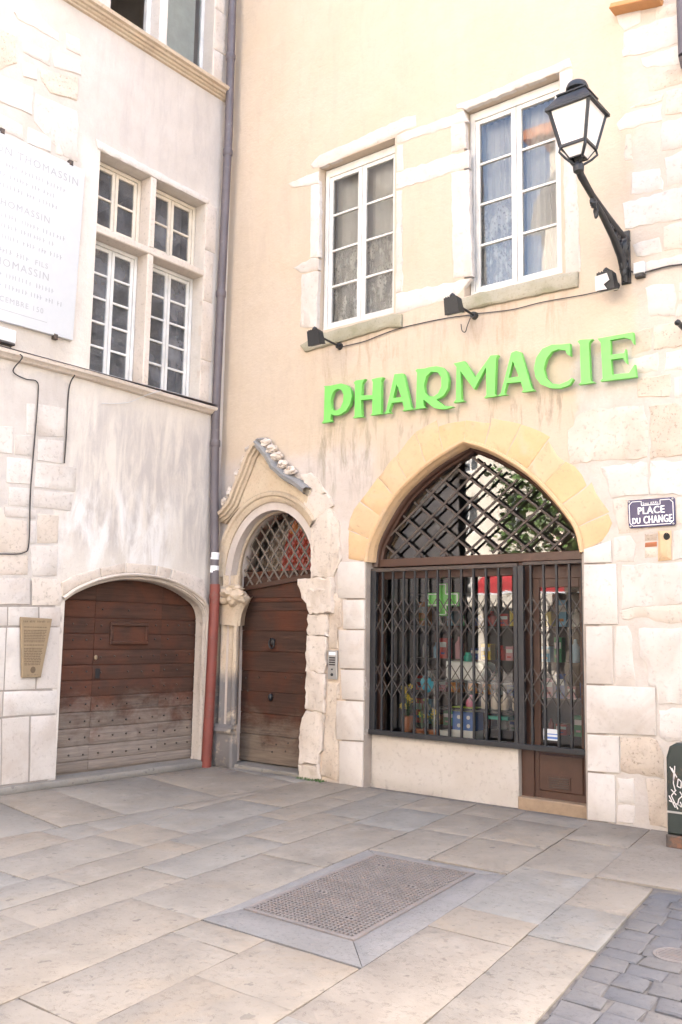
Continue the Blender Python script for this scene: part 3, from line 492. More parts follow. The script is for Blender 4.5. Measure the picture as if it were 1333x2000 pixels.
# concrete collar round the inspection grate
GR = [(4.385, -2.416), (5.257, -2.40), (5.501, -4.114), (4.635, -4.10)]
for q in ([(xl(5, -4.40), -4.40), (GR[3][0], GR[3][1] - .006), (GR[2][0], GR[2][1] - .006), (xl(7, -4.41), -4.41)], [(GR[2][0] + .006, GR[2][1] - .004), (GR[1][0] + .006, GR[1][1]), (xl(7, -2.30), -2.30), (xl(7, -4.40), -4.40)],
          [(GR[0][0], GR[0][1] + .006), (xl(5, -2.33), -2.33), (xl(7, -2.28), -2.28), (GR[1][0], GR[1][1] + .006)], [(xl(5, -4.39), -4.39), (xl(5, -2.34), -2.34), (GR[0][0] - .006, GR[0][1]), (GR[3][0] - .006, GR[3][1])]):
    build(stone('G', q, GZ - .04, GZ - .002, .001, .002, .003, 1, 3, .3), 'concrete_collar', M['concrete'], pav)
# cobbles beyond the slab edge
k = 0; y = -6.4
while y < -2.0:
    hgt = random.uniform(.15, .2); x = xl(9, y) + .01 + random.uniform(0, .05) * 0
    while x < 8.05:
        wd = random.uniform(.15, .25); j = lambda: random.uniform(-.012, .012)
        if y + hgt < -1.93 + .06 * (x - 6.4):
            build(stone('G', inset([(x + j(), y + j()), (x + wd + j(), y + j()), (x + wd + j() - .02, y + hgt + j()), (x + j() - .02, y + hgt + j())], .006), GZ - .05, GZ - .004 + random.uniform(-.004, .006), .004, .008, .010, 1, random.random() * 9, .09), 'cobble', M['cobble'], pav)
        x += wd
    y += hgt
# doorsteps
build(stone('L', [(-3.05, -.1), (-.02, -.1), (-.02, -.018), (-3.05, -.018)], -.4, .10, .003, .004, .012, 1, 2, .3), 'doorstep', M['slab_grey'], pav)
build(stone('F', [(.16, -.12), (1.52, -.12), (1.52, -.045), (.16, -.045)], -.4, .02, .003, .004, .01, 1, 2, .3), 'doorstep', M['slab_grey'], pav)

# inspection grate: frame and two leaves of cast squares
gt = thing('inspection_grate', 'large rusty cast iron inspection grate set in the paving', 'grate', (4.94, -3.25, GZ))
def gl(s_, t_): # bilinear inside the frame
    a = Vector(GR[0]).lerp(Vector(GR[1]), s_); b = Vector(GR[3]).lerp(Vector(GR[2]), s_); return a.lerp(b, t_)
def gquad(s0, s1, t0, t1): return [tuple(gl(s0, t0)), tuple(gl(s1, t0)), tuple(gl(s1, t1)), tuple(gl(s0, t1))]
fr = MB()
for a in ((0, 1, 0, .018), (0, 1, .982, 1), (0, .03, .018, .982), (.97, 1, .018, .982)): fr.prism('G', gquad(*a), GZ - .05, GZ + .004)
build(fr, 'frame', M['grate'], gt)
build(MB().prism('G', gquad(.03, .97, .018, .982), GZ - .05, GZ - .012), 'bed', M['mortar'], gt)
NS, NT = 26, 44
for h in (0, 1):
    t0, t1 = (.022, .497) if h == 0 else (.503, .978)
    mb = MB()
    for i in range(NS + 1):
        s_ = .034 + .932 * i / NS; mb.prism('G', gquad(s_ - .0055, s_ + .0055, t0, t1), GZ - .03, GZ + .002)
    for i in range(NT // 2 + 1):
        t_ = t0 + (t1 - t0) * i / (NT // 2); mb.prism('G', gquad(.03, .97, max(t0, t_ - .0028), min(t1, t_ + .0028)), GZ - .03, GZ + .003)
    leaf = build(mb, 'leaf', M['grate'], gt)
    for cx, cy in ((.25, .3), (.75, .7)):
        tt = t0 + (t1 - t0) * cy
        build(MB().prism('G', gquad(cx - .05, cx + .05, tt - .018, tt + .018), GZ - .02, GZ + .005), 'lifting_plate', M['grate'], leaf)
        for q in (-.02, .02): build(MB().prism('G', gquad(cx + q - .009, cx + q + .009, tt - .007, tt + .007), GZ, GZ + .0062), 'painted_key_hole', M['hole_shade'], leaf)  # solid dark plates, hole shade put into the colour
def cover(x, y, r, label):
    c = thing('drain_cover', label, 'drain cover', (x, y, GZ))
    build(MB().lathe([(r, GZ - .03), (r, GZ + .004), (r * .88, GZ + .004), (r * .86, GZ - .002)], x, y, 28), 'rim', M['grate'], c)
    build(MB().lathe([(r * .85, GZ - .03), (r * .85, GZ + .003)], x, y, 28), 'plate', M['grate'], c)
    mb = MB()
    for i in range(-3, 4): hw = r * .75 * math.sqrt(max(0.05, 1 - (i / 4) ** 2)); mb.pbox('G', x - hw, x + hw, y + i * r * .2 - r * .035, y + i * r * .2 + r * .035, GZ + .002, GZ + .006)
    build(mb, 'tread_rib', M['grate'], c, kind='stuff')
cover(6.95, -3.16, .12, 'small round iron cover among the grey cobbles')
cover(.56, -.25, .10, 'small round iron drain cover before the carved doorway')
# ================================================================== pharmacy house
ph = thing('pharmacy_house', 'ochre rendered old house with pointed shop arch and green lettering', 'building', (4.5, 0, GZ))
def ell(cx, cz, a, b, t0, t1, n): return [(cx + a * math.cos(math.radians(t0 + (t1 - t0) * i / n)), cz + b * math.sin(math.radians(t0 + (t1 - t0) * i / n))) for i in range(n + 1)]
archF = [tuple(p) for p in ARCHF]; archF[0] = (2.424, 2.40); archF[-1] = (5.048, 2.40)
_ap = max(range(len(archF)), key=lambda i: archF[i][1]); archF = smooth2(archF[:_ap + 1], 3)[:-1] + smooth2(archF[_ap:], 3)
shop_hole = [(2.434, -.3), (5.036, -.3)] + [(5.036, 2.42)] + list(reversed(archF))[1:-1] + [(2.434, 2.42)]
GC = (.95, 2.28)
goth_hole = [(.24, -.3), (1.56, -.3), (1.60, 2.3)] + ell(GC[0], GC[1], .70, .82, 12, 168, 20) + [(.24, 2.3)]
W1 = (1.61, 2.785, 5.27, 7.43); W2 = (3.73, 4.885, 5.25, 7.44)
def rect(a): return [(a[0], a[2]), (a[1], a[2]), (a[1], a[3]), (a[0], a[3])]
build(wall_sheet('F', [(-.02, -.3), (10, -.3), (10, 12.6), (-.02, 12.6)], [shop_hole, goth_hole, rect(W1), rect(W2)], .42), 'wall', M['ochre'], ph)
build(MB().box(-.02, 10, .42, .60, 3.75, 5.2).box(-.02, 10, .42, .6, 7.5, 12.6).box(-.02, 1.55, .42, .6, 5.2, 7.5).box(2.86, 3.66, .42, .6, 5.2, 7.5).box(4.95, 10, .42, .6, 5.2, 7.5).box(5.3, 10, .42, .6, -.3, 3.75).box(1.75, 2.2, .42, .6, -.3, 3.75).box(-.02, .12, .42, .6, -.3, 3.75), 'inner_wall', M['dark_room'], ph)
build(MB().box(-.02, 10.3, 8, 8.3, -.3, 12.6).box(10, 10.3, 0.01, 8, -.3, 12.6), 'rear_wall', M['ochre'], ph)  # unseen shell, closed with the roof to keep the sun out
build(MB().box(-.3, 10.5, -.35, 8.4, 12.6, 12.85), 'roof', M['terracotta'], ph)
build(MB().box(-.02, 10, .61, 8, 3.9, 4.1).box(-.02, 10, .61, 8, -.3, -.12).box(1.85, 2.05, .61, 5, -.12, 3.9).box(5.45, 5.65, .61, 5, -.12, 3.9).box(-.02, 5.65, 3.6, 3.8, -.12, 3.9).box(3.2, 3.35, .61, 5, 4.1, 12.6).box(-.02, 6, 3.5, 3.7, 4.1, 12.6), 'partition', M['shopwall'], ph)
for i, p in enumerate(RS):
    mt = 'rough_stone' if i in (4, 6, 19, 20, 23, 26, 37, 40) else ('warm_stone' if i % 4 == 1 else 'white_stone')
    big = mt == 'rough_stone'
    build(stone('F', inset(ccw(p), .001), -.05, .005 + random.uniform(0, .004), .008 if big else .003, .012, .007, 2, i * 1.7, .06), 'stone', M[mt], ph)
for i, p in enumerate(JR): build(stone('F', inset(ccw(p), .004), -.34, .02, .002, .002, .006, 1, i, .3), 'stone', M['lower_stone' if i > 1 else 'white_stone'], ph)
for i, p in enumerate(JL): build(stone('F', inset(ccw(p), .004), -.34, .02, .002, .002, .006, 1, i + 7, .3), 'stone', M['lower_stone'], ph)
bs_ = build(stone('F', BORED, -.05, .03, .004, .004, .03, 2, 4), 'stone', M['orange_stone'], ph)
build(MB().prism('F', [(BORE[0] + .028 * math.cos(a * .5236), BORE[1] + .034 * math.sin(a * .5236)) for a in range(12)], .0, .034), 'painted_putlog_hole', M['hole_shade'], ph)  # solid dark disc painted as the shade in the hole
for i, p in enumerate(BRICKS): build(stone('F', inset(ccw(p), .004), -.05, .006, .004, .004, .008, 1, i), 'brick', M['terracotta' if i == 1 else 'rough_stone'], ph)
# voussoirs of the shop arch
def along(pl_, t):
    Ls = [math.dist(pl_[i], pl_[i + 1]) for i in range(len(pl_) - 1)]; s_ = t * sum(Ls)
    for i, l_ in enumerate(Ls):
        if s_ <= l_ or i == len(Ls) - 1: return Vector(pl_[i]).lerp(Vector(pl_[i + 1]), min(1, s_ / l_))
        s_ -= l_
ap = min(range(len(archF)), key=lambda i: -archF[i][1])
for side, (ia, ea) in enumerate(((archF[:ap + 1], EXTR[:8]), (list(reversed(archF[ap:])), list(reversed(EXTR[7:]))))):
    n = 7; ts = [0] + sorted([(i + random.uniform(-.12, .12)) / n for i in range(1, n)]) + [1]
    for i in range(n):
        a, b = ts[i] + .002, ts[i + 1] - .002
        out = random.choice((1.0, .9, 1.05, .8))
        ins = [along(ia, a + (b - a) * k_ / 3) for k_ in range(4)]; exs = [along(ea, a + (b - a) * k_ / 3) for k_ in range(4)]
        exs = [p_.lerp(q_, out) for p_, q_ in zip(ins, exs)]
        build(stone('F', [tuple(q) for q in ins] + [tuple(q) for q in reversed(exs)], -.05, .006, .004, .007, .006, 2, i + 20 * side), 'voussoir', M['orange_stone'], ph)
# arch moulding (chamfer into the opening)
mb = MB(); mb.sweep('F', archF, [(.02, .014), (.012, .03), (-.012, .032), (-.03, .014), (-.034, -.02), (-.05, -.045), (-.055, -.07), (-.055, -.24)])
build(mb, 'arch_moulding', M['orange_stone'], ph)
# window surrounds
for i, p in enumerate(WS): build(stone('F', inset(ccw(p), .001), -.05, .010, .004, .009, .009, 2, i + 40, .06), 'stone', M['white_stone'], ph)
for i, p in enumerate(WB): build(stone('F', p, -.05, .008, .004, .012, .009, 2, i + 60, .07), 'stone', M['white_stone'], ph)
build(stone('F', SILL1, -.1, .045, .006, .006, .02, 2, 71), 'sill', M['sill_stone'], ph)
build(stone('F', SILL2, -.1, .045, .006, .006, .02, 2, 72), 'sill', M['sill_stone'], ph)

def casement(pl, a, d, rows, parent, mat, glass, stile=.05, fr_=.05, mid=.09, dep=.055, rail=.05, mun=.028, open_left=False, toprail=None):
    u0, u1, v0, v1 = a; um = (u0 + u1) / 2; tr = toprail or fr_
    f = MB(); f.pbox(pl, u0, u0 + fr_, v0, v1, d - dep, d, .004); f.pbox(pl, u1 - fr_, u1, v0, v1, d - dep, d, .004)
    f.pbox(pl, u0 + fr_, u1 - fr_, v1 - tr, v1, d - dep, d - .002, .004); f.pbox(pl, u0 + fr_, u1 - fr_, v0, v0 + fr_, d - dep, d - .002, .004)
    wn = build(f, 'window', M[mat], parent)
    for s_ in (0, 1):
        a0, a1 = (u0 + fr_ + .004, um - .003) if s_ == 0 else (um + .003, u1 - fr_ - .004); b0, b1 = v0 + fr_ + .004, v1 - tr - .004
        sl, sr = (stile, mid / 2) if s_ == 0 else (mid / 2, stile)
        q = MB(); dd = d - .012
        q.pbox(pl, a0, a0 + sl, b0, b1, dd - .04, dd, .004); q.pbox(pl, a1 - sr, a1, b0, b1, dd - .04, dd, .004)
        q.pbox(pl, a0 + sl, a1 - sr, b0, b0 + rail, dd - .04, dd - .001, .004); q.pbox(pl, a0 + sl, a1 - sr, b1 - rail, b1, dd - .04, dd - .001, .004)
        g0, g1 = b0 + rail, b1 - rail; ph_ = (g1 - g0) / rows
        for i in range(1, rows): q.pbox(pl, a0 + sl, a1 - sr, g0 + ph_ * i - mun / 2, g0 + ph_ * i + mun / 2, dd - .035, dd - .003, .004)
        build(q, 'sash', M[mat], wn)
        for i in range(rows):
            lo = g0 + ph_ * i + (mun / 2 if i else 0); hi = g0 + ph_ * (i + 1) - (mun / 2 if i < rows - 1 else 0)
            tl = random.uniform(-.0012, .0012)
            pts = [P3(pl, a0 + sl, lo, dd - .022 + tl), P3(pl, a1 - sr, lo, dd - .022 - tl), P3(pl, a1 - sr, hi, dd - .022 - tl), P3(pl, a0 + sl, hi, dd - .022 + tl)]
            build(MB().add(pts, [(0, 1, 2, 3)]), 'pane', M[glass], wn)
    return wn
casement('F', (1.62, 2.78, 5.29, 7.42), -.12, 4, ph, 'white_paint', 'glass_up', .055, .055, .12, toprail=.10)
casement('F', (3.74, 4.88, 5.27, 7.43), -.12, 4, ph, 'white_paint', 'glass_up', .055, .055, .12, toprail=.10)
def curtain(u0, u1, v0, v1, d, mat, label, pl='F', amp=.02):
    mb = MB(); n = 36; V = []
    for i in range(n + 1):
        u = u0 + (u1 - u0) * i / n; dd = d + amp * math.sin(i * 1.25 + 1.1 * math.sin(i * .31))
        V += [P3(pl, u, v0, dd), P3(pl, u, v1, dd * .5 + d * .5)]
    mb.add(V, [(2 * i, 2 * i + 2, 2 * i + 3, 2 * i + 1) for i in range(n)], True)
    return tag(build(mb, 'curtain', M[mat]), label, 'curtain')
curtain(1.66, 2.19, 5.3, 6.35, -.22, 'lace', 'lace half curtain in the lower left sash above the carved doorway')
curtain(2.21, 2.75, 5.3, 6.4, -.22, 'lace', 'lace half curtain in the lower right sash above the carved doorway')
curtain(1.66, 2.74, 5.3, 7.4, -.30, 'voile', 'plain voile curtain behind the window above the carved doorway')
curtain(3.78, 4.3, 5.3, 6.4, -.24, 'lace', 'lace half curtain in the left sash beside the street lantern')
curtain(3.78, 4.3, 5.3, 7.35, -.32, 'voile', 'voile curtain in the sash farther from the street lantern')
curtain(4.34, 4.85, 5.3, 7.35, -.30, 'voile', 'voile curtain in the right sash behind the street lantern')

# ------------------------------------------------------------------ carved doorway
JX = .262
goth = list(reversed(ell(GC[0], GC[1], .685, .80, 38, 180, 30)))
prof = [(.05, -.30), (.0, -.14), (.022, -.105), (.05, -.10), (.062, -.07), (.058, -.045), (.085, -.03), (.115, -.028), (.125, .0), (.12, .02), (.15, .045), (.185, .05), (.20, .075), (.235, .085), (.255, .06), (.262, 0.0)]
build(MB().sweep('F', goth, prof), 'archivolt', M['portal_stone'], ph)
jp = [(JX, -.1), (JX, .22), (JX, .40)]
build(MB().sweep('F', [(JX + .0, .42), (JX, 1.2), (JX, 1.78), (JX + .005, 2.3)], [(.07, -.32), (.06, -.26), (.0, -.17), (-.02, -.16), (-.045, -.115), (-.04, -.10), (-.085, -.06), (-.11, -.05), (-.13, -.01), (-.125, .015), (-.09, .03), (-.06, .0), (-.045, -.005), (-.005, .02), (.02, .0), (.03, -.02), (.06, .0), (.075, .045), (.10, .06), (.13, .045), (.14, .01), (.17, .01), (.19, .05), (.215, .055), (.24, .03), (.26, 0)]), 'jamb_shafts', M['portal_stone'], ph)
build(stone('F', [(.004, -.1), (.43, -.1), (.425, .30), (.40, .36), (.41, .43), (.004, .43)], -.02, .085, .008, .004, .03, 2, 5), 'jamb_base', M['portal_stone'], ph)
build(MB().sweep('F', [(.004, .355), (.43, .355)], [(-.03, 0), (-.03, .1), (0, .115), (.03, .1), (.03, 0)]), 'base_roll', M['portal_stone'], ph)
cp = MB()
for i, (c_, r_) in enumerate([((.15, -.05, 2.06), (.13, .13, .10)), ((.30, -.06, 2.08), (.13, .14, .10)), ((.42, -.03, 2.04), (.11, .12, .11)), ((.22, -.08, 1.99), (.10, .08, .08)), ((.36, -.07, 1.98), (.09, .09, .09)), ((.46, .02, 2.0), (.08, .12, .08)), ((.10, -.04, 2.12), (.10, .10, .06)), ((.33, -.03, 2.14), (.17, .12, .05))]): cp.blob(c_, tuple(x * .85 for x in r_), .3, i, 3)
build(cp, 'capital', M['portal_stone'], ph)
build(MB().sweep('F', [(.40, 1.66), (.405, 1.74), (.425, 1.82), (.465, 1.90), (.52, 1.97)], [(.34, .0), (.32, .06), (.2, .07), (.08, .06), (.02, .02), (0, -.04), (.06, -.13), (.16, -.3)]), 'corbel', M['portal_stone'], ph)
# ogee gable
gl_out = [(.05, 3.085), (.18, 3.14), (.305, 3.246), (.406, 3.447), (.519, 3.645), (.607, 3.827), (.70, 3.937), (.755, 3.965)]
gr_out = [(.755, 3.965), (.80, 3.93), (.955, 3.79), (1.079, 3.63), (1.263, 3.488), (1.44, 3.40), (1.60, 3.29)]
low = [(1.52, 3.05), (1.30, 3.21), (.98, 3.29), (.68, 3.28), (.37, 3.15), (.16, 2.97)]
build(stone('F', gl_out + gr_out[1:] + low, -.02, .045, .004, .002, .008, 2, 9), 'gable_panel', M['portal_stone'], ph)
build(MB().sweep('F', gl_out, [(-.11, .0), (-.105, .07), (-.08, .09), (-.075, .12), (-.05, .13), (-.045, .17), (-.01, .18), (.012, .14), (.015, 0)]), 'gable_moulding', M['portal_stone'], ph)
gr_j = [(p_[0] + random.uniform(-.006, .006), p_[1] + random.uniform(-.006, .006)) for p_ in [tuple(Vector(gr_out[i]).lerp(Vector(gr_out[i + 1]), k_ / 4)) for i in range(len(gr_out) - 1) for k_ in range(4)] + [gr_out[-1]]]
build(MB().sweep('F', gr_j, [(-.075, .03), (-.07, .09), (-.055, .11), (-.045, .165), (.0, .175), (.022, .14), (.025, 0)]), 'gable_moulding', M['grey_stone'], ph)
for i, (x, z) in enumerate([(.885, 3.95), (.98, 3.86), (1.07, 3.76), (1.17, 3.64), (1.30, 3.56)]):
    build(MB().blob((x, -.07, z), (.075, .07, .05), .5, i + 3, 3).blob((x - .03, -.09, z - .035), (.05, .06, .03), .4, i + 8, 2), 'crocket', M['warm_stone'], ph)
for i, (x, z) in enumerate([(.575, 3.87), (.50, 3.74), (.40, 3.58), (.27, 3.36), (.17, 3.25)]):
    build(MB().blob((x, -.06, z), (.05, .07, .07), .5, i + 13, 3), 'crocket', M['warm_stone'], ph)
build(MB().blob((.80, -.07, 3.99), (.10, .07, .035), .4, 31, 3), 'finial_stump', M['grey_stone'], ph)
for i, p in enumerate(RUIN):
    build(stone('F', inset(ccw(p), -.006), -.3, [.06, .035, .05, .03, .065, .045, .055, .05, .045, .035][i], .022, .016, .014, 4, i * 2.3, .05, i > 20), 'ruined_jamb', M['warm_stone'], ph)
for i, p in enumerate(PATCH): build(stone('F', inset(ccw(p), .002), -.1, .02, .012, .014, .02, 3, i * 5.3, .08), 'rubble_patch', M['rough_stone'], ph)
# door leaf
gdz = [-.03] + sorted(GB)[1:] + [2.02, 2.30]
gdoor = build(MB().pbox('F', .10, 1.62, -.03, 2.36, -.33, -.28), 'door', M['wood_gothic'], ph)
for i in range(len(gdz) - 1):
    build(MB().pbox('F', .10, 1.62, gdz[i] + .002, gdz[i + 1] - .002, -.28, -.25 - .004 * (i % 2) + (.012 if i >= 5 else 0), .003), 'board', M['wood_gothic'], gdoor)
mb = MB()
for (x, z) in GSTUD: mb.blob((x, .252, z), (.014, .012, .014), .1, 0, 1)
build(mb, 'studs', M['rust_iron'], gdoor, kind='stuff')
for i, (x, z) in enumerate(KNOB):
    q = MB().blob((x, .225, z), (.035, .03, .045), .2, i, 2)
    if i == 0: q.tube([(x + .045 * math.sin(a * .5), .20, z - .02 + .06 * math.cos(a * .5)) for a in range(13)], .011, 8)
    build(q, 'knocker', M['iron'], gdoor)
fan = build(MB().bar((.16, .24, 2.125), (1.62, .24, 2.30), .055, .07), 'fanlight', M['brown_paint'], ph)
for sgn in (-1, 1):
    for i in range(-6, 9):
        # diagonal laths clipped by the arch
        x0 = .25 + i * .17; pts = []
        for k_ in range(81):
            t_ = k_ / 80 * 1.7; x = x0 + sgn * t_ * .62 if sgn > 0 else x0 + .9 - t_ * .62; z = 2.12 + t_ * .80
            inside = ((x - GC[0]) / .70) ** 2 + ((z - GC[1]) / .81) ** 2 < 1 if z > GC[1] else .26 < x < 1.64
            if inside and z > 2.15 + (x - .16) * .12: pts.append((x, z))
        if len(pts) > 4:
            a, b = pts[0], pts[-1]
            build(MB().bar((a[0], .235 + sgn * .007, a[1]), (b[0], .235 + sgn * .007, b[1]), .022, .012), 'lath', M['lattice_iron'], fan)
build(MB().add([(.2, .29, 2.1), (1.65, .29, 2.1), (1.65, .29, 3.15), (.2, .29, 3.15)], [(0, 1, 2, 3)]), 'pane', M['glass'], fan)
# what shows behind the lattice
red = plain('red_cloth', (.50, .05, .02), .7); orange = plain('orange_cloth', (.80, .22, .03), .7); tan = plain('tan_cloth', (.35, .24, .17), .8)
bn = thing('hanging_banner', 'red hanging with orange discs behind the carved doorway lattice', 'banner', (1.0, .52, 2.1))
build(MB().prism('F', [(.55, 1.9), (1.75, 1.9), (1.75, 3.1), (.86, 3.1), (.70, 2.7)], -.53, -.51), 'cloth', red, bn)
for x, z, r_ in ((.86, 2.93, .085), (1.04, 2.98, .10), (1.25, 3.0, .09), (1.42, 2.86, .07)):
    build(MB().prism('F', [(x + r_ * math.cos(a * .3927), z + r_ * math.sin(a * .3927)) for a in range(16)], -.505, -.495), 'disc', orange, bn)
tag(build(MB().prism('F', [(-.0, 1.9), (.6, 1.9), (.74, 2.7), (.8, 3.1), (-.0, 3.1)], -.60, -.58), 'painted_panel', tan), 'tan panel behind the carved doorway lattice', 'panel')

# ------------------------------------------------------------------ shop front
SF = -.20
sf = build(MB().pbox('F', 2.36, 5.10, 2.345, 2.435, SF - .06, SF + .035, .006).pbox('F', 2.36, 5.10, 2.305, 2.335, SF - .06, SF + .02, .004), 'shop_front', M['brown_paint'], ph)
inner = [(p_[0] + (.055 if p_[0] < 3.7 else -.055) * (1 if abs(p_[0] - 3.73) > .2 else abs(p_[0] - 3.73) / .2), p_[1] - .055) for p_ in archF]
build(MB().sweep('F', inner, [(.05, -.11), (.02, -.115), (.0, -.125), (-.012, -.145), (-.015, -.17), (-.035, SF + .01), (-.04, SF - .06)]), 'arch_frame', M['brown_paint'], sf)
def inside_arch(x, z):
    if z < 2.44: return False
    pts = inner
    for i in range(len(pts) - 1):
        if pts[i][0] <= x <= pts[i + 1][0]:
            t_ = (x - pts[i][0]) / max(1e-6, pts[i + 1][0] - pts[i][0]); return z < pts[i][1] + (pts[i + 1][1] - pts[i][1]) * t_ - .085
    return False
for sgn in (1, -1):
    for i in range(-6, 16):
        x0 = 2.30 + i * .328 if sgn > 0 else 2.13 + i * .328; pts = []
        for k_ in range(140):
            t_ = k_ * .015; x = x0 + sgn * t_ * .80; z = 2.43 + t_ * .63
            if inside_arch(x, z): pts.append((x, z))
        if len(pts) > 3:
            a, b = pts[0], pts[-1]; y_ = -SF - .02 - .012 * (sgn > 0)
            build(MB().bar((a[0], y_, a[1]), (b[0], y_, b[1]), .023, .016), 'lattice_bar', M['rust_iron'], sf)
fanpoly = [(2.45, 2.40), (5.02, 2.40)] + list(reversed(inner))[1:-1]
build(MB().add([P3('F', x, z, SF - .03) for x, z in fanpoly], [tuple(range(len(fanpoly)))]), 'pane', M['glass_fan'], sf)
# lower stage: posts, panes
for a, b in ((2.40, 2.52), (4.26, 4.40), (4.97, 5.09)): build(MB().pbox('F', a, b, .50 if b < 4 else -.02, 2.31, SF - .07, SF, .006), 'post', M['brown_paint'], sf)
build(MB().pbox('F', 2.52, 4.26, 2.21, 2.305, SF - .07, SF - .02, .005).pbox('F', 4.40, 4.97, 2.17, 2.305, SF - .07, SF - .02, .005), 'head_rail', M['brown_paint'], sf)
build(MB().add([P3('F', u, v, SF - .05) for u, v in ((2.52, .5), (4.26, .5), (4.26, 2.22), (2.52, 2.22))], [(0, 1, 2, 3)]), 'pane', M['glass'], sf)
build(stone('F', [(2.43, -.14), (4.262, -.14), (4.262, .475), (2.43, .475)], -.45, -.13, .003, .003, .008, 2, 77, .3), 'stall_riser', M['riser_stone'], ph)
sdoor = build(MB().pbox('F', 4.40, 4.97, .0, .50, SF - .06, SF - .02, .004).pbox('F', 4.40, 4.47, .5, 2.17, SF - .06, SF - .02, .004).pbox('F', 4.90, 4.97, .5, 2.17, SF - .06, SF - .02, .004).pbox('F', 4.47, 4.90, 2.08, 2.17, SF - .06, SF - .02, .004), 'door', M['brown_paint'], ph)
build(MB().pbox('F', 4.45, 4.92, .08, .44, SF - .02, SF - .005, .012), 'panel', M['brown_paint'], sdoor)
build(MB().pbox('F', 4.55, 4.79, .11, .235, SF - .005, SF + .004, .003), 'vent_frame', M['brown_paint'], sdoor)
for i in range(5): build(MB().pbox('F', 4.57, 4.77, .122 + i * .022, .132 + i * .022, SF + .004, SF + .012), 'vent_slat', M['rust_iron'], sdoor)
build(MB().add([P3('F', u, v, SF - .04) for u, v in ((4.47, .5), (4.90, .5), (4.90, 2.08), (4.47, 2.08))], [(0, 1, 2, 3)]), 'pane', M['glass'], sdoor)
build(MB().pbox('F', 4.27, 5.04, -.12, .012, -.3, -.10, .01), 'threshold', plain('worn_oak', (.36, .25, .16), .7, 0, .3), ph)
# folding security grille
GD = -.085
gr = build(MB().pbox('F', 2.44, 5.03, .478, .53, GD - .04, GD + .03, .004), 'security_grille', M['iron'], ph)
build(MB().pbox('F', 2.44, 4.30, 2.285, 2.325, GD - .03, GD + .01, .003).pbox('F', 4.36, 5.03, 2.30, 2.335, GD - .03, GD + .01, .003), 'top_track', M['rust_iron'], gr)
for u, w_ in ((2.475, .07), (4.275, .045), (4.335, .06), (5.005, .03)): build(MB().pbox('F', u - w_ / 2, u + w_ / 2, .53, 2.30, GD - .035, GD + .012, .003), 'stile', M['iron'], gr)
bars = [2.60] + [2.74 + i * .1487 for i in range(10)] + [4.445, 4.586, 4.726, 4.862]
for u in bars: build(MB().pbox('F', u - .011, u + .011, .53, 2.30, GD - .02, GD + .006, .002), 'bar', M['iron'], gr)
for grp in ([2.475] + bars[:11] + [4.275], [4.335] + bars[11:] + [5.005]):
    mb = MB()
    for a, b in zip(grp[:-1], grp[1:]):
        for z0 in (1.575, 1.785, .885, 1.085):
            mb.bar((a, -GD + .0, z0), (b, -GD, z0 + .205), .009, .005); mb.bar((a, -GD + .012, z0 + .205), (b, -GD + .012, z0), .009, .005)
    build(mb, 'scissor_lattice', M['scissor_iron'], gr, kind='stuff')

# ------------------------------------------------------------------ goods in the shop window
wht = plain('white_card', (.80, .80, .80), .6, 0, .04); blu = plain('blue_card', (.12, .24, .62), .5); yel = plain('yellow_petals', (.85, .62, .06), .6); teal = plain('teal_plastic', (.03, .42, .32), .35); cyan = plain('cyan_plastic', (.04, .45, .65), .4); pink = plain('pink_plastic', (.75, .18, .32), .4); crossg = plain('green_cross_plastic', (.16, .62, .10), .35); limeg = plain('lime_card', (.55, .72, .10), .5)
shelf = thing('display_shelf', 'two tier glass display shelf standing in the shop window', 'shelf', (3.5, .6, .40))
for z, a, b in ((.44, 2.42, 4.25), (.80, 3.1, 4.2), (1.10, 3.1, 4.2)): build(MB().box(a, b, .32, .85, z - .02, z), 'board', M['plastic'] if z < .5 else M['glass_dusty'], shelf)
for x in (3.12, 4.18):
    for y in (.36, .82): build(MB().tube([(x, y, .44), (x, y, 1.10)], .008, 6), 'post', M['steel'], shelf)
cr = thing('pharmacy_cross', 'green plastic pharmacy cross hanging inside the shop window', 'sign', (3.1, .6, 1.8))
build(MB().prism('F', [(3.03, 1.80), (3.17, 1.80), (3.17, 1.91), (3.32, 1.91), (3.32, 2.06), (3.17, 2.06), (3.17, 2.17), (3.03, 2.17), (3.03, 2.06), (2.90, 2.06), (2.90, 1.91), (3.03, 1.91)], -.62, -.54, .006), 'body', crossg, cr)
mb = MB()
ol = [(3.045, 1.815), (3.155, 1.815), (3.155, 1.925), (3.305, 1.925), (3.305, 2.045), (3.155, 2.045), (3.155, 2.155), (3.045, 2.155), (3.045, 2.045), (2.915, 2.045), (2.915, 1.925), (3.045, 1.925)]
for i in range(12): a, b = ol[i], ol[(i + 1) % 12]; mb.bar((a[0], .538, a[1]), (b[0], .538, b[1]), .012, .006)
build(mb, 'outline', wht, cr)
build(MB().tube([(3.1, .58, 2.17), (3.1, .58, 2.4)], .004, 6), 'wire', M['cable'], cr)
bx = thing('counter_box', 'long white box on the upper glass shelf with rounded end', 'box', (3.42, .6, 1.10))
build(MB().prism('F', [(3.19, 1.10), (3.60, 1.10), (3.66, 1.13), (3.68, 1.20), (3.66, 1.27), (3.60, 1.30), (3.19, 1.30)], -.75, -.48, .008), 'body', wht, bx)
jar = thing('jar', 'teal lidded jar standing on the long white box', 'jar', (3.42, .6, 1.30))
build(MB().lathe([(.045, 1.30), (.05, 1.32), (.05, 1.35), (.035, 1.37)], 3.42, .58), 'body', teal, jar); build(MB().lathe([(.03, 1.37), (.03, 1.395), (.02, 1.40)], 3.42, .58), 'lid', teal, jar)
ds = thing('display_carton', 'tall blue and white product carton with yellow top on the window floor', 'box', (3.42, .6, .44))
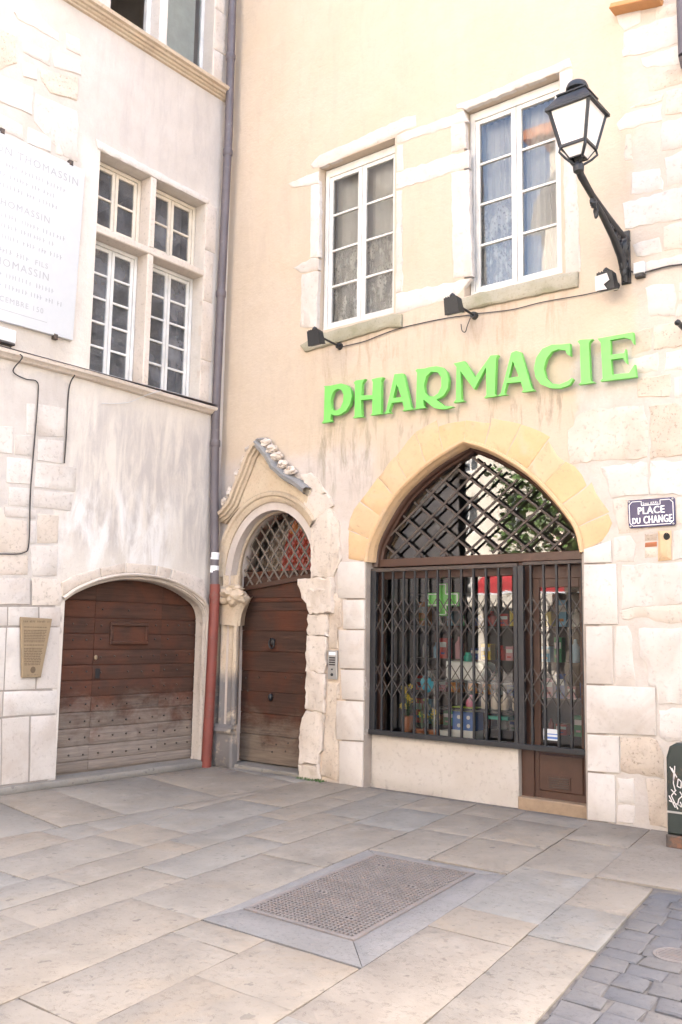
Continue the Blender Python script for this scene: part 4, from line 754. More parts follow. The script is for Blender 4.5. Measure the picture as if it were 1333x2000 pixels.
build(MB().box(3.28, 3.56, .48, .66, .44, .56), 'white_foot', wht, ds); build(MB().box(3.28, 3.56, .481, .66, .562, .76), 'blue_panel', blu, ds); build(MB().box(3.28, 3.56, .482, .66, .762, .81), 'yellow_top', limeg, ds)
mb = MB()
for i in range(2):
    for j_ in range(2): mb.lathe([(.02, 0), (.02, .004)], 0, 0, 12) if False else mb.prism('F', [(3.36 + i * .12 + .022 * math.cos(a * .5236), .61 + j_ * .09 + .022 * math.sin(a * .5236)) for a in range(12)], -.481, -.477)
build(mb, 'printed_dots', wht, ds)
tag(build(MB().pbox('F', 3.10, 3.25, .44, .54, -.66, -.5, .004), 'small_carton', wht), 'small white carton beside the blue display carton', 'box')
b2 = thing('bottle', 'pink stoppered bottle on the lower glass shelf', 'bottle', (3.44, .6, .80))
build(MB().lathe([(.05, .80), (.055, .83), (.05, .88), (.02, .91), (.018, .94)], 3.44, .6), 'body', pink, b2); build(MB().lathe([(.024, .94), (.024, .98)], 3.44, .6), 'stopper', M['iron'], b2)
for i, x in enumerate((3.62, 3.74, 3.86, 4.0)):
    b3 = thing('bottle', ['cream bottle just beside the pink stoppered one', 'second cream bottle along the lower glass shelf', 'third cream bottle along the lower glass shelf', 'last cream bottle near the shop door post'][i], 'bottle', (x, .6, .80))
    build(MB().lathe([(.04, .80), (.045, .83), (.042, .92), (.018, .95), (.016, .975)], x, .6), 'body', plain('cream_plastic', (.72, .62, .52), .4), b3); build(MB().lathe([(.02, .975), (.02, 1.0)], x, .6), 'cap', wht, b3)
tag(build(MB().pbox('F', 3.70, 3.95, .80 - .10, .80 - .06, -.7, -.5, .004), 'soap_tray', teal), 'flat green tray under the lower glass shelf', 'tray')
def plant(x, y, z, r_, h_, flower, label, nfl):
    t_ = thing('potted_flower', label, 'potted plant', (x, y, z))
    build(MB().lathe([(r_ * .72, z), (r_, z + h_), (r_ * 1.12, z + h_), (r_ * 1.12, z + h_ * 1.18), (r_ * .9, z + h_ * 1.18)], x, y), 'pot', M['terracotta'], t_)
    st_ = MB(); fl = MB()
    for i in range(14):
        a = random.uniform(0, 6.28); rr = random.uniform(.02, r_ * 1.3); hh = z + h_ * 1.15 + random.uniform(.10, .34)
        e_ = (x + rr * math.cos(a), y + rr * math.sin(a), hh); st_.tube([(x, y, z + h_), (x + rr * .3 * math.cos(a), y + rr * .3 * math.sin(a), (z + h_ + hh) / 2), e_], .003, 5)
        lx = Vector((math.cos(a), math.sin(a), .7)) * .07; b_ = Vector((x, y, z + h_ * 1.1)) + Vector((rr * .5 * math.cos(a), rr * .5 * math.sin(a), random.uniform(0, .2))); sx_ = Vector((-math.sin(a), math.cos(a), 0)) * .016
        st_.add([b_ - sx_ * .3, b_ + lx * .5 - sx_, b_ + lx, b_ + lx * .5 + sx_], [(0, 1, 2, 3)])
        if i < nfl:
            for k_ in range(6):
                b0 = a + k_ * 1.047; fl.add([e_, (e_[0] + .026 * math.cos(b0 - .4), e_[1] - .004, e_[2] + .026 * math.sin(b0 - .4)), (e_[0] + .036 * math.cos(b0), e_[1] - .01, e_[2] + .036 * math.sin(b0)), (e_[0] + .026 * math.cos(b0 + .4), e_[1] - .004, e_[2] + .026 * math.sin(b0 + .4))], [(0, 1, 2, 3)])
    build(st_, 'leaves', M['leaf'], t_); build(fl, 'blossom', flower, t_)
plant(2.64, .55, .47, .065, .16, yel, 'yellow flowers in a tall terracotta pot at the window corner', 11)
plant(2.86, .50, .44, .075, .08, limeg, 'low terracotta pot of leafy stems beneath the blue fan', 2)
plant(3.02, .52, .44, .075, .08, yel, 'low terracotta pot with pale yellow blooms and green stems', 4)
fan2 = thing('paper_fan', 'folded turquoise fan standing between the plants', 'fan', (2.86, .6, .9))
build(MB().prism('F', [(2.77, 1.05), (2.80, .97), (2.87, .93), (2.93, .97), (2.96, 1.05), (2.88, 1.11), (2.82, 1.12)], -.62, -.60), 'blade', cyan, fan2); build(MB().tube([(2.87, .61, .44), (2.87, .61, .95)], .006, 6), 'stick', M['steel'], fan2)
tag(build(MB().pbox('F', 4.49, 4.66, .57, .68, SF - .0385, SF - .0375), 'notice', wht), 'small white notice with blue bands stuck inside the shop door', 'notice')
mb = MB(); mb.pbox('F', 4.495, 4.655, .585, .605, SF - .0374, SF - .0370); mb.pbox('F', 4.50, 4.65, .625, .635, SF - .0374, SF - .0370)
bpy.data.objects['notice'] and build(mb, 'print', blu, bpy.data.objects['notice'])
# shelves of goods along the sides and back of the shop
pal = [plain('carton_%s' % n_, tuple(x * .85 for x in c_), .55) for n_, c_ in (('white', (.75, .75, .73)), ('red', (.55, .05, .04)), ('orange', (.75, .28, .05)), ('green', (.06, .30, .12)), ('navy', (.03, .07, .28)), ('yellow', (.75, .55, .08)), ('rose', (.62, .30, .34)), ('blue', (.22, .45, .65)))]
darkwood = plain('dark_shelf_wood', (.055, .032, .022), .6)
rk = thing('stock_rack', 'dark wooden stock rack at the back of the shop', 'rack', (3.7, 1.5, -.1))
RY = 1.35
for z in (.05, .5, .9, 1.3, 1.7, 2.1): build(MB().box(2.1, 5.4, RY, RY + .4, z - .015, z), 'board', darkwood, rk)
for x in (2.1, 2.92, 3.75, 4.58, 5.38): build(MB().box(x - .012, x + .012, RY, RY + .41, -.1, 2.3), 'upright', darkwood, rk)
build(MB().box(2.1, 5.4, RY + .412, RY + .43, -.1, 2.3), 'back', darkwood, rk)
NAMES = ['white', 'red', 'orange', 'green', 'navy', 'yellow', 'rose', 'blue']
ORD = ['first', 'second', 'third', 'fourth', 'fifth', 'sixth', 'seventh', 'eighth', 'ninth', 'tenth', 'eleventh', 'twelfth', 'thirteenth', 'fourteenth', 'fifteenth', 'sixteenth', 'seventeenth', 'eighteenth', 'nineteenth', 'twentieth']
for sh, z in (('lowest', .5), ('second lowest', .9), ('middle', 1.3), ('top', 1.7)):
    x = 2.16 + random.uniform(0, .1); cnt = 0
    while x < 5.25 and cnt < 20:
        wd = random.uniform(.07, .14); hh = random.uniform(.1, .3); ci = random.randrange(8)
        if any(abs(x + wd / 2 - q) < wd / 2 + .02 for q in (2.92, 3.75, 4.58)): x += .05; continue
        if random.random() < .6: o = build(MB().box(x, x + wd, RY + .03, RY + random.uniform(.11, .23), z, z + hh), 'carton', pal[ci])
        else: o = build(MB().lathe([(wd * .42, z), (wd * .45, z + hh * .6), (wd * .2, z + hh * .75), (wd * .18, z + hh * .9)], x + wd / 2, RY + .11, 12), 'flask', pal[ci])
        if o.name.startswith('carton') and wd > .08:
            build(MB().box(x + .006, x + wd - .006, RY + .0285, RY + .0298, z + hh * .55, z + hh * .8), 'label_band', pal[0 if ci else 4], o); build(MB().box(x + wd * .2, x + wd * .7, RY + .0285, RY + .0298, z + hh * .2, z + hh * .3), 'print_line', pal[(ci + 3) % 8], o)
        tag(o, '%s %s, %s from the street corner on the %s shelf of the stock rack' % (NAMES[ci], 'box' if o.name.startswith('carton') else 'bottle', ORD[cnt], sh), 'package', 'packages on the stock rack')
        cnt += 1; x += wd + random.uniform(.02, .10)
# ================================================================== side house
lh = thing('stone_house', 'pale grey rendered town house with stone cross window and plank door', 'building', (0, -2.9, GZ))
doorpts = [(-.152, 1.60), (-.16, 1.78), (-.24, 1.93), (-.40, 2.03), (-.65, 2.13), (-1.0, 2.20), (-1.45, 2.205), (-1.83, 2.135), (-2.12, 2.015), (-2.295, 1.90)]
doorpts = smooth2(doorpts)
door_hole = [(-2.295, -.3), (-.152, -.3)] + doorpts
LW = (-2.135, -.436, 4.52, 7.25); UW = (-2.10, -.41, 8.97, 11.6)
END = -5.75
build(wall_sheet('L', [(END, -.3), (.0, -.3), (.0, 13), (END, 13)], [door_hole, rect(LW), rect(UW)], .34), 'wall', M['greyplaster'], lh)
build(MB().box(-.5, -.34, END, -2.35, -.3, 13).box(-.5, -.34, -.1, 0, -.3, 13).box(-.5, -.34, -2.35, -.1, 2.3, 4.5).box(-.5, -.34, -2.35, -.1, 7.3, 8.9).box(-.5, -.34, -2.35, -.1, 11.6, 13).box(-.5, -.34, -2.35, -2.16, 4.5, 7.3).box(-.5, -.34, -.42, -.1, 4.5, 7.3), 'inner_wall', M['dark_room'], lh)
build(MB().box(-8, 0, END - .0, END + .25, -.3, 13).box(-8.2, -8, END, 8.3, -.3, 13).box(-8, -.02, 8.05, 8.3, -.3, 13).box(-8, -.51, -.05, .1, -.3, 13).box(-3.2, -3.0, END, 0, -.3, 13), 'rear_wall', M['greyplaster'], lh)  # end wall, plus unseen walls extended behind to block the sun
build(MB().box(-8.4, .3, END - .2, 8.4, 13, 13.3), 'roof', M['terracotta'], lh)
build(MB().box(-8, -.5, END + .3, -.05, 3.6, 3.8).box(-8, -.5, END + .3, -.05, 8.1, 8.3).box(-8, -.5, END + .3, -.05, -.3, -.12), 'storey_floor', M['dark_room'], lh)
for i, p in enumerate(LS):
    mt = ['warm_stone', 'white_stone', 'white_stone', 'rough_stone', 'white_stone', 'rough_stone', 'white_stone', 'white_stone', 'white_stone', 'white_stone', 'warm_stone', 'warm_stone'][i] if i < 12 else ('warm_stone' if i in (22, 23, 26, 28) else 'white_stone' if i < 29 else 'lower_stone')
    hi = i < 12
    build(stone('L', inset(ccw(p), .0045), -.05, .010 if hi else .006, .009 if hi else .003, .012 if hi else .004, .010 if hi else .004, 2, i * 1.3, .1 if hi else .2), 'stone', M[mt], lh)
for i, p in enumerate(LV): build(stone('L', inset(ccw(p), .002), -.05, .016, .003, .003, .008, 2, i + 50, .12), 'voussoir', M['warm_stone'], lh)
hp = list(reversed([(-2.33, 1.925), (-2.142, 2.045), (-1.832, 2.165), (-1.45, 2.236), (-1.0, 2.232), (-.64, 2.16), (-.36, 2.045), (-.205, 1.94), (-.128, 1.79), (-.118, 1.60), (-.118, -.02)]))
prf = [(-.02, .016), (-.012, .045), (.0, .05), (.015, .04), (.022, .012), (.035, -.015), (.05, -.02), (.062, -.06), (.05, -.08), (.06, -.19)]
hp = [hp[0]] + smooth2(hp[1:])
build(MB().sweep('L', hp, prf), 'arch_moulding', M['warm_stone'], lh)
# string courses
prs = [(0, 0), (.01, .03), (.03, .035), (.04, .06), (.06, .07), (.065, .10), (.09, .11), (.10, .15), (.14, .16), (.15, .13), (.18, 0)]
build(MB().sweep('L', [(END, 8.835), (-4.0, 8.835), (-2.4, 8.84), (-1.2, 8.832), (-.17, 8.826)], prs), 'string_course', M['portal_stone'], lh)
prs2 = [(0, 0), (.01, .05), (.035, .07), (.05, .105), (.085, .115), (.095, .10), (.12, 0)]
build(MB().sweep('L', [(END, 4.425), (-3.3, 4.425), (-2.2, 4.43), (-1.2, 4.41), (-.2, 4.40)], prs2), 'string_course', M['warm_stone'], lh)
build(MB().pbox('L', END, -.2, 4.521, 4.526, -.01, .118), 'lead_flashing', M['zinc'], lh)
# stone cross
cx_ = -1.315
cr_ = MB()
for (a, b) in ((4.53, 6.235), (6.325, 7.25)): cr_.prism('L', [(cx_ - .045, a), (cx_ + .045, a), (cx_ + .045, b), (cx_ - .045, b)], -.26, .006, .012)
build(cr_, 'mullion', M['warm_stone'], lh)
build(MB().pbox('L', -2.14, -.43, 6.236, 6.324, -.26, .008, .012), 'transom', M['warm_stone'], lh)
build(stone('L', [(-2.18, 7.252), (-.40, 7.252), (-.38, 7.33), (-2.22, 7.36)], -.05, .02, .006, .008, .012, 2, 3), 'lintel', M['white_stone'], lh)
for a, b in ((-2.13, cx_ - .05), (cx_ + .05, -.44)):
    casement('L', (a, b, 6.36, 7.24), -.19, 2, lh, 'cream_paint', 'glass_dusty', .045, .045, .09, rail=.045)
    casement('L', (a, b, 4.545, 6.232), -.19, 5, lh, 'white_paint', 'glass_dusty', .045, .045, .09, rail=.045)
# right jamb blocks of the cross window
for i, (a, b) in enumerate(((4.53, 5.1), (5.11, 5.9), (5.91, 6.6), (6.61, 7.25))):
    build(stone('L', [(-.434, a), (-.27 + .03 * (i % 2), a), (-.27 + .03 * (i % 2), b), (-.434, b)], -.05, .012, .004, .005, .01, 2, i + 30), 'stone', M['warm_stone'], lh)
# upper window
build(MB().prism('L', [(-1.33, 8.97), (-1.2, 8.97), (-1.2, 11.6), (-1.33, 11.6)], -.26, .006, .02), 'mullion', M['white_stone'], lh)
uw = build(MB().pbox('L', -1.20, -1.15, 9.0, 11.6, -.25, -.19, .004).pbox('L', -.46, -.41, 9.0, 11.6, -.25, -.19, .004).pbox('L', -1.15, -.46, 9.0, 9.06, -.25, -.192, .004).pbox('L', -1.15, -.46, 10.34, 10.41, -.25, -.192, .004), 'window', M['white_paint'], lh)
build(MB().add([P3('L', u, v, -.22) for u, v in ((-1.15, 9.06), (-.46, 9.06), (-.46, 10.34), (-1.15, 10.34))], [(0, 1, 2, 3)]), 'pane', M['glass_up'], uw)
build(MB().add([P3('L', u, v, -.22) for u, v in ((-1.15, 10.41), (-.46, 10.41), (-.46, 11.6), (-1.15, 11.6))], [(0, 1, 2, 3)]), 'pane', M['glass_up'], uw)
tag(build(MB().pbox('L', -1.14, -.50, 9.0, 11.6, -.30, -.285), 'roller_blind', M['paleblue']), 'pale blue blind behind the upper casement next to the drainpipe', 'blind')
uw2 = build(MB().pbox('L', -2.10, -2.05, 9.0, 11.6, -.25, -.19, .004).pbox('L', -1.40, -1.33, 9.0, 11.6, -.25, -.19, .004).pbox('L', -2.05, -1.40, 9.0, 9.06, -.25, -.192, .004), 'window', M['white_paint'], lh)
ob_ = MB()   # casement standing open into the room
ob_.box(-.85, -.25, -2.04, -2.0, 9.07, 9.13).box(-.85, -.25, -2.04, -2.0, 11.4, 11.46).box(-.30, -.25, -2.04, -2.0, 9.13, 11.4).box(-.85, -.80, -2.04, -2.0, 9.13, 11.4)
build(ob_, 'open_sash', M['white_paint'], uw2)
build(MB().add([(-.30, -2.02, 9.13), (-.80, -2.02, 9.13), (-.80, -2.02, 11.4), (-.30, -2.02, 11.4)], [(0, 1, 2, 3)]), 'pane', M['glass_up'], uw2)
for i, (a, b) in enumerate(((8.98, 9.5), (9.51, 10.1), (10.11, 10.8))):
    build(stone('L', [(-.405, a), (-.22 + .04 * (i % 2), a), (-.22 + .04 * (i % 2), b), (-.405, b)], -.05, .012, .004, .005, .01, 2, i + 80), 'stone', M['warm_stone'], lh)
# plank door
DD = -.20
door = build(MB().pbox('L', -2.32, -.10, -.02, 2.26, DD - .07, DD - .03), 'door', M['wood_left'], lh)
zs = [.0] + sorted(ROWZ) + [1.92, 2.24]
cols = [(-2.31, VJ[0] - .004), (VJ[0] + .004, VJ[1] - .002), (VJ[1] + .002, -.11)]
for ci, (a, b) in enumerate(cols):
    for i in range(len(zs) - 1):
        off = (.004, 0, -.003)[ci]; z0, z1 = zs[i] + off + .005, zs[i + 1] + off - .004
        if ci == 1 and i == len(zs) - 3: pass
        dd = DD - (0.0, .004, .008)[ci] + random.uniform(-.002, .002)
        m_ = MB(); k_ = .016 + random.uniform(0, .006)
        m_.add([P3('L', a, z0, DD - .03), P3('L', b, z0, DD - .03), P3('L', b, z1, DD - .03), P3('L', a, z1, DD - .03), P3('L', a, z0, dd - .006), P3('L', b, z0, dd - .006), P3('L', b, z1 - k_, dd), P3('L', a, z1 - k_, dd), P3('L', a, z1, dd - .013), P3('L', b, z1, dd - .013)],
               [(0, 1, 5, 4), (4, 5, 6, 7), (7, 6, 9, 8), (8, 9, 2, 3), (0, 4, 7, 8, 3), (1, 2, 9, 6, 5)])
        build(m_, 'plank', M['wood_left'], door)
mb = MB()
for (u, v) in STUDS: mb.blob((DD + .001, u, v), (.012, .013, .013), .1, 0, 1)
build(mb, 'studs', M['rust_iron'], door, kind='stuff')
h0, h1, hz0, hz1 = -1.52, -.955, 1.415, 1.675
hm = MB()
for a in ((h0, h1, hz1 - .045, hz1), (h0, h1, hz0, hz0 + .045), (h0, h0 + .045, hz0 + .045, hz1 - .045), (h1 - .045, h1, hz0 + .045, hz1 - .045)): hm.pbox('L', *a, DD - .01, DD + .03, .012)
build(hm, 'hatch_frame', M['wood_left'], door); build(MB().pbox('L', h0 + .045, h1 - .045, hz0 + .045, hz1 - .045, DD - .02, DD + .006), 'hatch_panel', M['wood_left'], door)
build(MB().pbox('L', KEY[1][0] - .03, KEY[1][0] + .03, KEY[1][1] - .055, KEY[1][1] + .055, DD, DD + .006), 'key_plate', M['iron'], door)
build(MB().blob((DD + .008, KEY[0][0], KEY[0][1]), (.012, .025, .03), .05, 0, 2), 'lock_rose', M['bronze'], door)

# ================================================================== things on the fronts
dp = thing('drainpipe', 'tall grey zinc drainpipe in the corner with red painted foot', 'drainpipe', (.10, -.18, GZ))
PX = lambda z: .105 + .004 * (z - 2)
build(MB().tube([(.118, -.18, 12.9), (.112, -.18, 10.4), (.125, -.18, 8.3), (.085, -.18, 6.34), (.055, -.18, 4.36), (.075, -.18, 3.4), (.14, -.18, 2.13)], .056, 14), 'zinc_pipe', M['zinc'], dp)
build(MB().tube([(.145, -.18, 2.18), (.15, -.18, 2.02), (.135, -.18, 1.2), (.105, -.19, -.05), (.10, -.19, GZ)], .066, 14), 'red_foot_pipe', M['redpipe'], dp)
for (x, z) in ((.115, 9.44), (.12, 8.04), (.08, 6.05), (.064, 4.02)):
    build(MB().tube([(x, -.18, z - .05), (x, -.18, z - .03), (x, -.18, z + .03), (x, -.18, z + .05)], [.06, .068, .068, .06], 14), 'collar', M['zinc'], dp)
build(MB().tube([(.147, -.18, 2.0), (.147, -.18, 2.06)], .072, 14), 'red_collar', M['redpipe'], dp)
for z in (2.5, 2.33): build(MB().tube([(.125, -.18, z), (.13, -.18, z + .09)], .0575, 14, False), 'sticker', M['white_enamel'], dp)

# green lettering
sg = thing('pharmacy_sign', 'green raised serif letters spelling PHARMACIE above the pointed arch', 'sign', (3.7, 0, 4.05))
for ch, outer, hole in LET:
    loops = [ccw(outer)] + ([list(reversed(ccw(hole)))] if hole else [])
    flat = [p for l in loops for p in l]; tris = tessellate_polygon([[Vector((x, y, 0)) for x, y in l] for l in loops])
    mb = MB(); mb.add([P3('F', x, y, .10) for x, y in flat], [tuple(t_) for t_ in tris]); mb.add([P3('F', x, y, .05) for x, y in flat], [tuple(reversed(t_)) for t_ in tris])
    for l in loops:
        n = len(l); mb.add([P3('F', x, y, .10) for x, y in l] + [P3('F', x, y, .05) for x, y in l], [(i, n + i, n + (i + 1) % n, (i + 1) % n) for i in range(n)])
    o = build(mb, 'letter', M['green'], sg); o['label'] = 'green letter ' + ch
    cxm = sum(p[0] for p in outer) / len(outer); czm = sum(p[1] for p in outer) / len(outer)
    build(MB().tube([(min(p[0] for p in outer) + .06, .0, czm), (min(p[0] for p in outer) + .06, -.055, czm)], .008, 6), 'standoff', M['steel'], o)

# street name plate
st = thing('street_sign', 'blue enamel street plate reading PLACE DU CHANGE', 'sign', (5.73, 0, 2.6))
c0, c1, c2, c3 = [Vector(p) for p in SIGN]
def sq(s_, t_): return tuple((c3.lerp(c2, s_)).lerp(c0.lerp(c1, s_), t_))
build(MB().prism('F', [sq(.03, 0), sq(.97, 0), sq(1, .05), sq(1, .95), sq(.97, 1), sq(.03, 1), sq(0, .95), sq(0, .05)], .012, .03, .004), 'plate', M['enamel'], st)
bd = [sq(.10, .07), sq(.90, .07), sq(.965, .18), sq(.965, .82), sq(.90, .93), sq(.70, .93)]
bd2 = [sq(.30, .93), sq(.10, .93), sq(.035, .82), sq(.035, .18), sq(.10, .07)]
mb = MB()
for pl_ in (bd, bd2, [sq(.30, .93), sq(.30, .78), sq(.70, .78), sq(.70, .93)]):
    for a, b in zip(pl_[:-1], pl_[1:]): mb.bar(P3('F', *a, .0305), P3('F', *b, .0305), .006, .002)
build(mb, 'border', M['white_enamel'], st)
ang = math.atan2((c2 - c3).y, (c2 - c3).x); tm = MB()
for body, s_, t_, size, fit in (('5me ARRt', .5, .80, .036, .145), ('PLACE', .50, .47, .095, .245), ('DU', .175, .145, .078, .072), ('CHANGE', .635, .135, .098, .26)):
    u_, v_ = sq(s_, t_)
    for q_ in range(3 if size > .05 else 1): text_into(tm, body, size, 'F', u_ + .003 * (q_ - 1), v_ + .0015 * (q_ % 2), 0, .0312 + .0002 * q_, 'CENTER', 1, 1.08, ang, fit)
build(tm, 'lettering', M['white_enamel'], st, kind='stuff')
for s_, t_ in ((.04, .06), (.96, .06), (.04, .94), (.96, .94)):
    u_, v_ = sq(s_, t_); build(MB().blob((u_, -.031, v_), (.010, .005, .010), 0, 0, 2), 'screw', M['steel'], st)

# marble memorial
pm = thing('marble_plaque', 'large white marble memorial plaque with faint carved lettering', 'plaque', (0, -3.2, 4.8))
build(MB().prism('L', [(-4.30, 4.80), (-2.404, 4.834), (-2.361, 6.894), (-4.30, 6.88)], .005, .045, .004), 'slab', M['marble'], pm)
build(MB().prism('L', [(-4.2, 4.93), (-2.75, 4.945), (-2.75, 4.95), (-4.2, 4.935)], .0455, .0465), 'carved_line', M['carved'], pm)
tm = MB()
def worn_line(mb, u0, u1, z, h, d, seed):
    # lettering worn past reading: short upright strokes grouped like words
    rg = random.Random(seed); x = u0
    while x < u1:
        for _ in range(rg.randint(3, 8)):
            if x > u1: break
            mb.pbox('L', x, x + h * .16, z, z + h * rg.choice((1, 1, .8)), d - .001, d)
            if rg.random() < .5: mb.pbox('L', x + h * .17, x + h * .45, z + h * .44, z + h * .56, d - .001, d)
            x += h * rg.uniform(.6, .95)
        x += h * .7
for body, z, size in (('MAISON THOMASSIN', 6.66, .125), ('THOMASSIN', 6.08, .11), ('FILS', 5.555, .085), ('THOMASSIN', 5.42, .12), ('DECEMBRE 150', 5.03, .085)):
    text_into(tm, body, size, 'L', -3.13 if body != 'FILS' else -2.86, z, 0, .0465, 'CENTER', .98, 1.22, .006)
for k_, (z, w_) in enumerate(((6.52, .5), (6.40, .38), (6.28, .45), (5.95, .55), (5.84, .42), (5.72, .5), (5.30, .45), (5.18, .55))): worn_line(tm, -3.13 - w_, -3.13 + w_, z, .05, .0465, k_)
worn_line(tm, -3.55, -3.02, 5.56, .055, .0465, 20)
build(tm, 'carved_lettering', M['carved'], pm, kind='stuff')
for i, (u, v) in enumerate(CLIPS): build(MB().pbox('L', u - .025, u + .025, v - .03, v + .03, 0, .055, .006), 'clip', M['rust_iron'], pm)
# bronze plaque
pb = thing('bronze_plaque', 'tapered bronze information plaque on the stone pier', 'plaque', (0, -2.67, 1.07))
build(MB().prism('L', BRZ, .02, .045, .005), 'plate', M['bronze'], pb)
tm = MB(); worn_line(tm, -2.82, -2.50, 1.652, .024, .0462, 31)
zrow = 1.60
for i in range(24):
    fr_ = (1.70 - zrow) / .63; wl = .33 - .15 * fr_; u0 = -2.835 + .05 * fr_
    if i not in (1, 10, 12):
        random.seed(i); x = u0 + .015
        while x < u0 + wl - .02:
            l_ = random.uniform(.012, .035); tm.pbox('L', x, min(x + l_, u0 + wl - .01), zrow, zrow + .008, .0452, .0462); x += l_ + .007
    zrow -= .0172
worn_line(tm, -2.74, -2.61, 1.095, .013, .0462, 32)
build(tm, 'lettering', M['bronze_dark'], pb, kind='stuff')
build(MB().prism('L', [(-2.675 + .03 * math.cos(a * .5236), 1.155 + .035 * math.sin(a * .5236)) for a in range(12)], .045, .048), 'emblem', M['bronze_dark'], pb)
# intercom
ic = thing('intercom', 'steel door intercom panel between carved doorway and shop pillar', 'intercom', (1.98, 0, 1.06))
build(MB().pbox('F', 1.912, 2.046, 1.062, 1.388, .01, .035, .004), 'plate', M['steel'], ic)
build(MB().pbox('F', 1.93, 2.028, 1.335, 1.372, .035, .038), 'label_window', M['white_enamel'], ic)
for i in range(4): build(MB().pbox('F', 1.935, 2.022, 1.22 + i * .026, 1.236 + i * .026, .035, .037), 'speaker_slot', M['cable'], ic)
for z, r_ in ((1.115, .017), (1.175, .009)): build(MB().tube([(1.98, -.035, z), (1.98, -.043, z)], r_, 12), 'button', M['iron'], ic)

# floodlights
def flood(x, z, arm, label, tilt=0.0, torn=False):
    f_ = thing('floodlight', label, 'floodlight', (x, 0, z), 'floodlights over the lettering')
    build(MB().tube([(x, .0, z), (x, -.05, z)], [.045, .035], 10), 'wall_plate', M['iron'], f_)
    build(MB().tube([(x, -.04, z), (x, -arm * .5, z + .012), (x, -arm, z + .03)], .013, 8), 'arm', M['iron'], f_)
    hx = x; hy = -arm; hz = z + .03
    build(MB().blob((hx, hy, hz + .055), (.032, .035, .03), .3, 2, 2), 'bracket_knob', M['iron'], f_)
    mb = MB(); a = .075
    mb.add([(hx - a, hy - .06, hz + .03), (hx + a, hy - .06, hz + .03), (hx + a, hy + .05, hz + .03), (hx - a, hy + .05, hz + .03), (hx - a * 1.15, hy - .02, hz - .14), (hx + a * 1.15, hy - .02, hz - .14), (hx + a * 1.15, hy + .09, hz - .11), (hx - a * 1.15, hy + .09, hz - .11)],
           [(0, 1, 2, 3), (4, 7, 6, 5), (0, 4, 5, 1), (1, 5, 6, 2), (2, 6, 7, 3), (3, 7, 4, 0)])
    build(mb, 'housing', M['iron'], f_)
    for i in range(5): build(MB().box(hx - a * .8 + i * a * .36, hx - a * .8 + i * a * .36 + .008, hy - .05, hy + .04, hz + .03, hz + .045), 'cooling_fin', M['iron'], f_)
    build(MB().add([(hx - .10, hy + .0, hz - .142), (hx + .10, hy + .0, hz - .142), (hx + .10, hy + .08, hz - .122), (hx - .10, hy + .08, hz - .122)], [(0, 1, 2, 3)]), 'lens', M['frosted'], f_)
    if torn: build(MB().add([(hx - .09, hy - .064, hz), (hx + .03, hy - .064, hz + .01), (hx + .05, hy - .055, hz - .06), (hx - .01, hy - .05, hz - .09), (hx + .02, hy - .04, hz - .14), (hx - .10, hy - .03, hz - .13)], [(0, 1, 2, 3, 4, 5)]), 'torn_sticker', M['chalk'], f_)
flood(1.997, 5.015, .47, 'black floodlight on arm below the window over the carved doorway')
flood(3.864, 5.007, .45, 'black floodlight on arm between the two upper windows')
flood(5.438, 4.975, .22, 'black floodlight with torn pale sticker below the street lantern', 0, True)
def cable(name, pts, r_, label, mat='cable'):
    pts = smooth_path(pts); r_ *= .85
    tag(build(MB().tube(pts, r_, 6), name, M[mat]), label, 'cable')
cable('cable', [(2.038, -.02, 5.0), (2.36, -.02, 5.0), (2.6, -.02, 5.03), (2.914, -.02, 5.06), (3.5, -.02, 5.05), (3.86, -.02, 5.015)], .007, 'thin cable between the two arm floodlights')
cable('cable', [(3.90, -.02, 5.02), (4.32, -.02, 4.975), (4.67, -.02, 4.98), (5.14, -.02, 4.956), (5.43, -.02, 4.96)], .006, 'thin cable leading to the floodlight under the lantern')
cable('cable', [(5.57, -.03, 5.4), (5.585, -.03, 5.2), (5.60, -.03, 5.09), (5.66, -.03, 5.05)], .008, 'short dark cable looping from lantern bracket to junction box')
cable('cable', [(5.73, -.03, 5.035), (5.95, -.03, 5.043), (6.14, -.03, 5.026), (6.8, -.03, 5.0)], .010, 'dark cable running away from the junction box')
cable('cable', [(3.72, -.05, 4.93), (3.74, -.06, 4.85), (3.78, -.06, 4.83), (3.80, -.05, 4.90), (3.84, -.05, 4.98)], .006, 'loose curled wire hanging under the middle floodlight')
cable('cable', [(.02, -3.16, 4.56), (.09, -3.10, 4.50), (.125, -3.074, 4.45), (.03, -3.113, 4.313), (.02, -2.956, 4.264), (.02, -2.818, 4.267), (.02, -2.79, 4.129), (.02, -2.8, 3.614), (.02, -2.813, 3.05), (.02, -2.795, 2.5), (.02, -2.861, 2.384), (.02, -3.128, 2.353), (.02, -3.6, 2.33)], .008, 'dark cable dropping down the stone pier from the white box')
cable('cable', [(.11, -2.40, 4.42), (.02, -2.405, 4.27), (.02, -2.406, 3.74), (.02, -2.412, 3.42)], .010, 'short dark cable beside the grey render edge')
cable('cable', [(.13, -1.18, 4.50), (.09, -1.35, 4.42), (.03, -1.6, 4.28), (.02, -1.95, 4.20)], .005, 'thin pale wire drooping under the cross window', 'plastic')
jb = thing('junction_box', 'small pale junction box beside the lantern bracket', 'box', (5.69, 0, 5.05))
build(MB().pbox('F', 5.64, 5.745, 5.03, 5.14, .0, .07, .008), 'housing', M['plastic'], jb); build(MB().pbox('F', 5.65, 5.735, 4.995, 5.028, .0, .06, .006), 'cable_gland', M['cable'], jb)
wb = thing('alarm_box', 'white box below the marble plaque', 'box', (0, -3.25, 4.55))
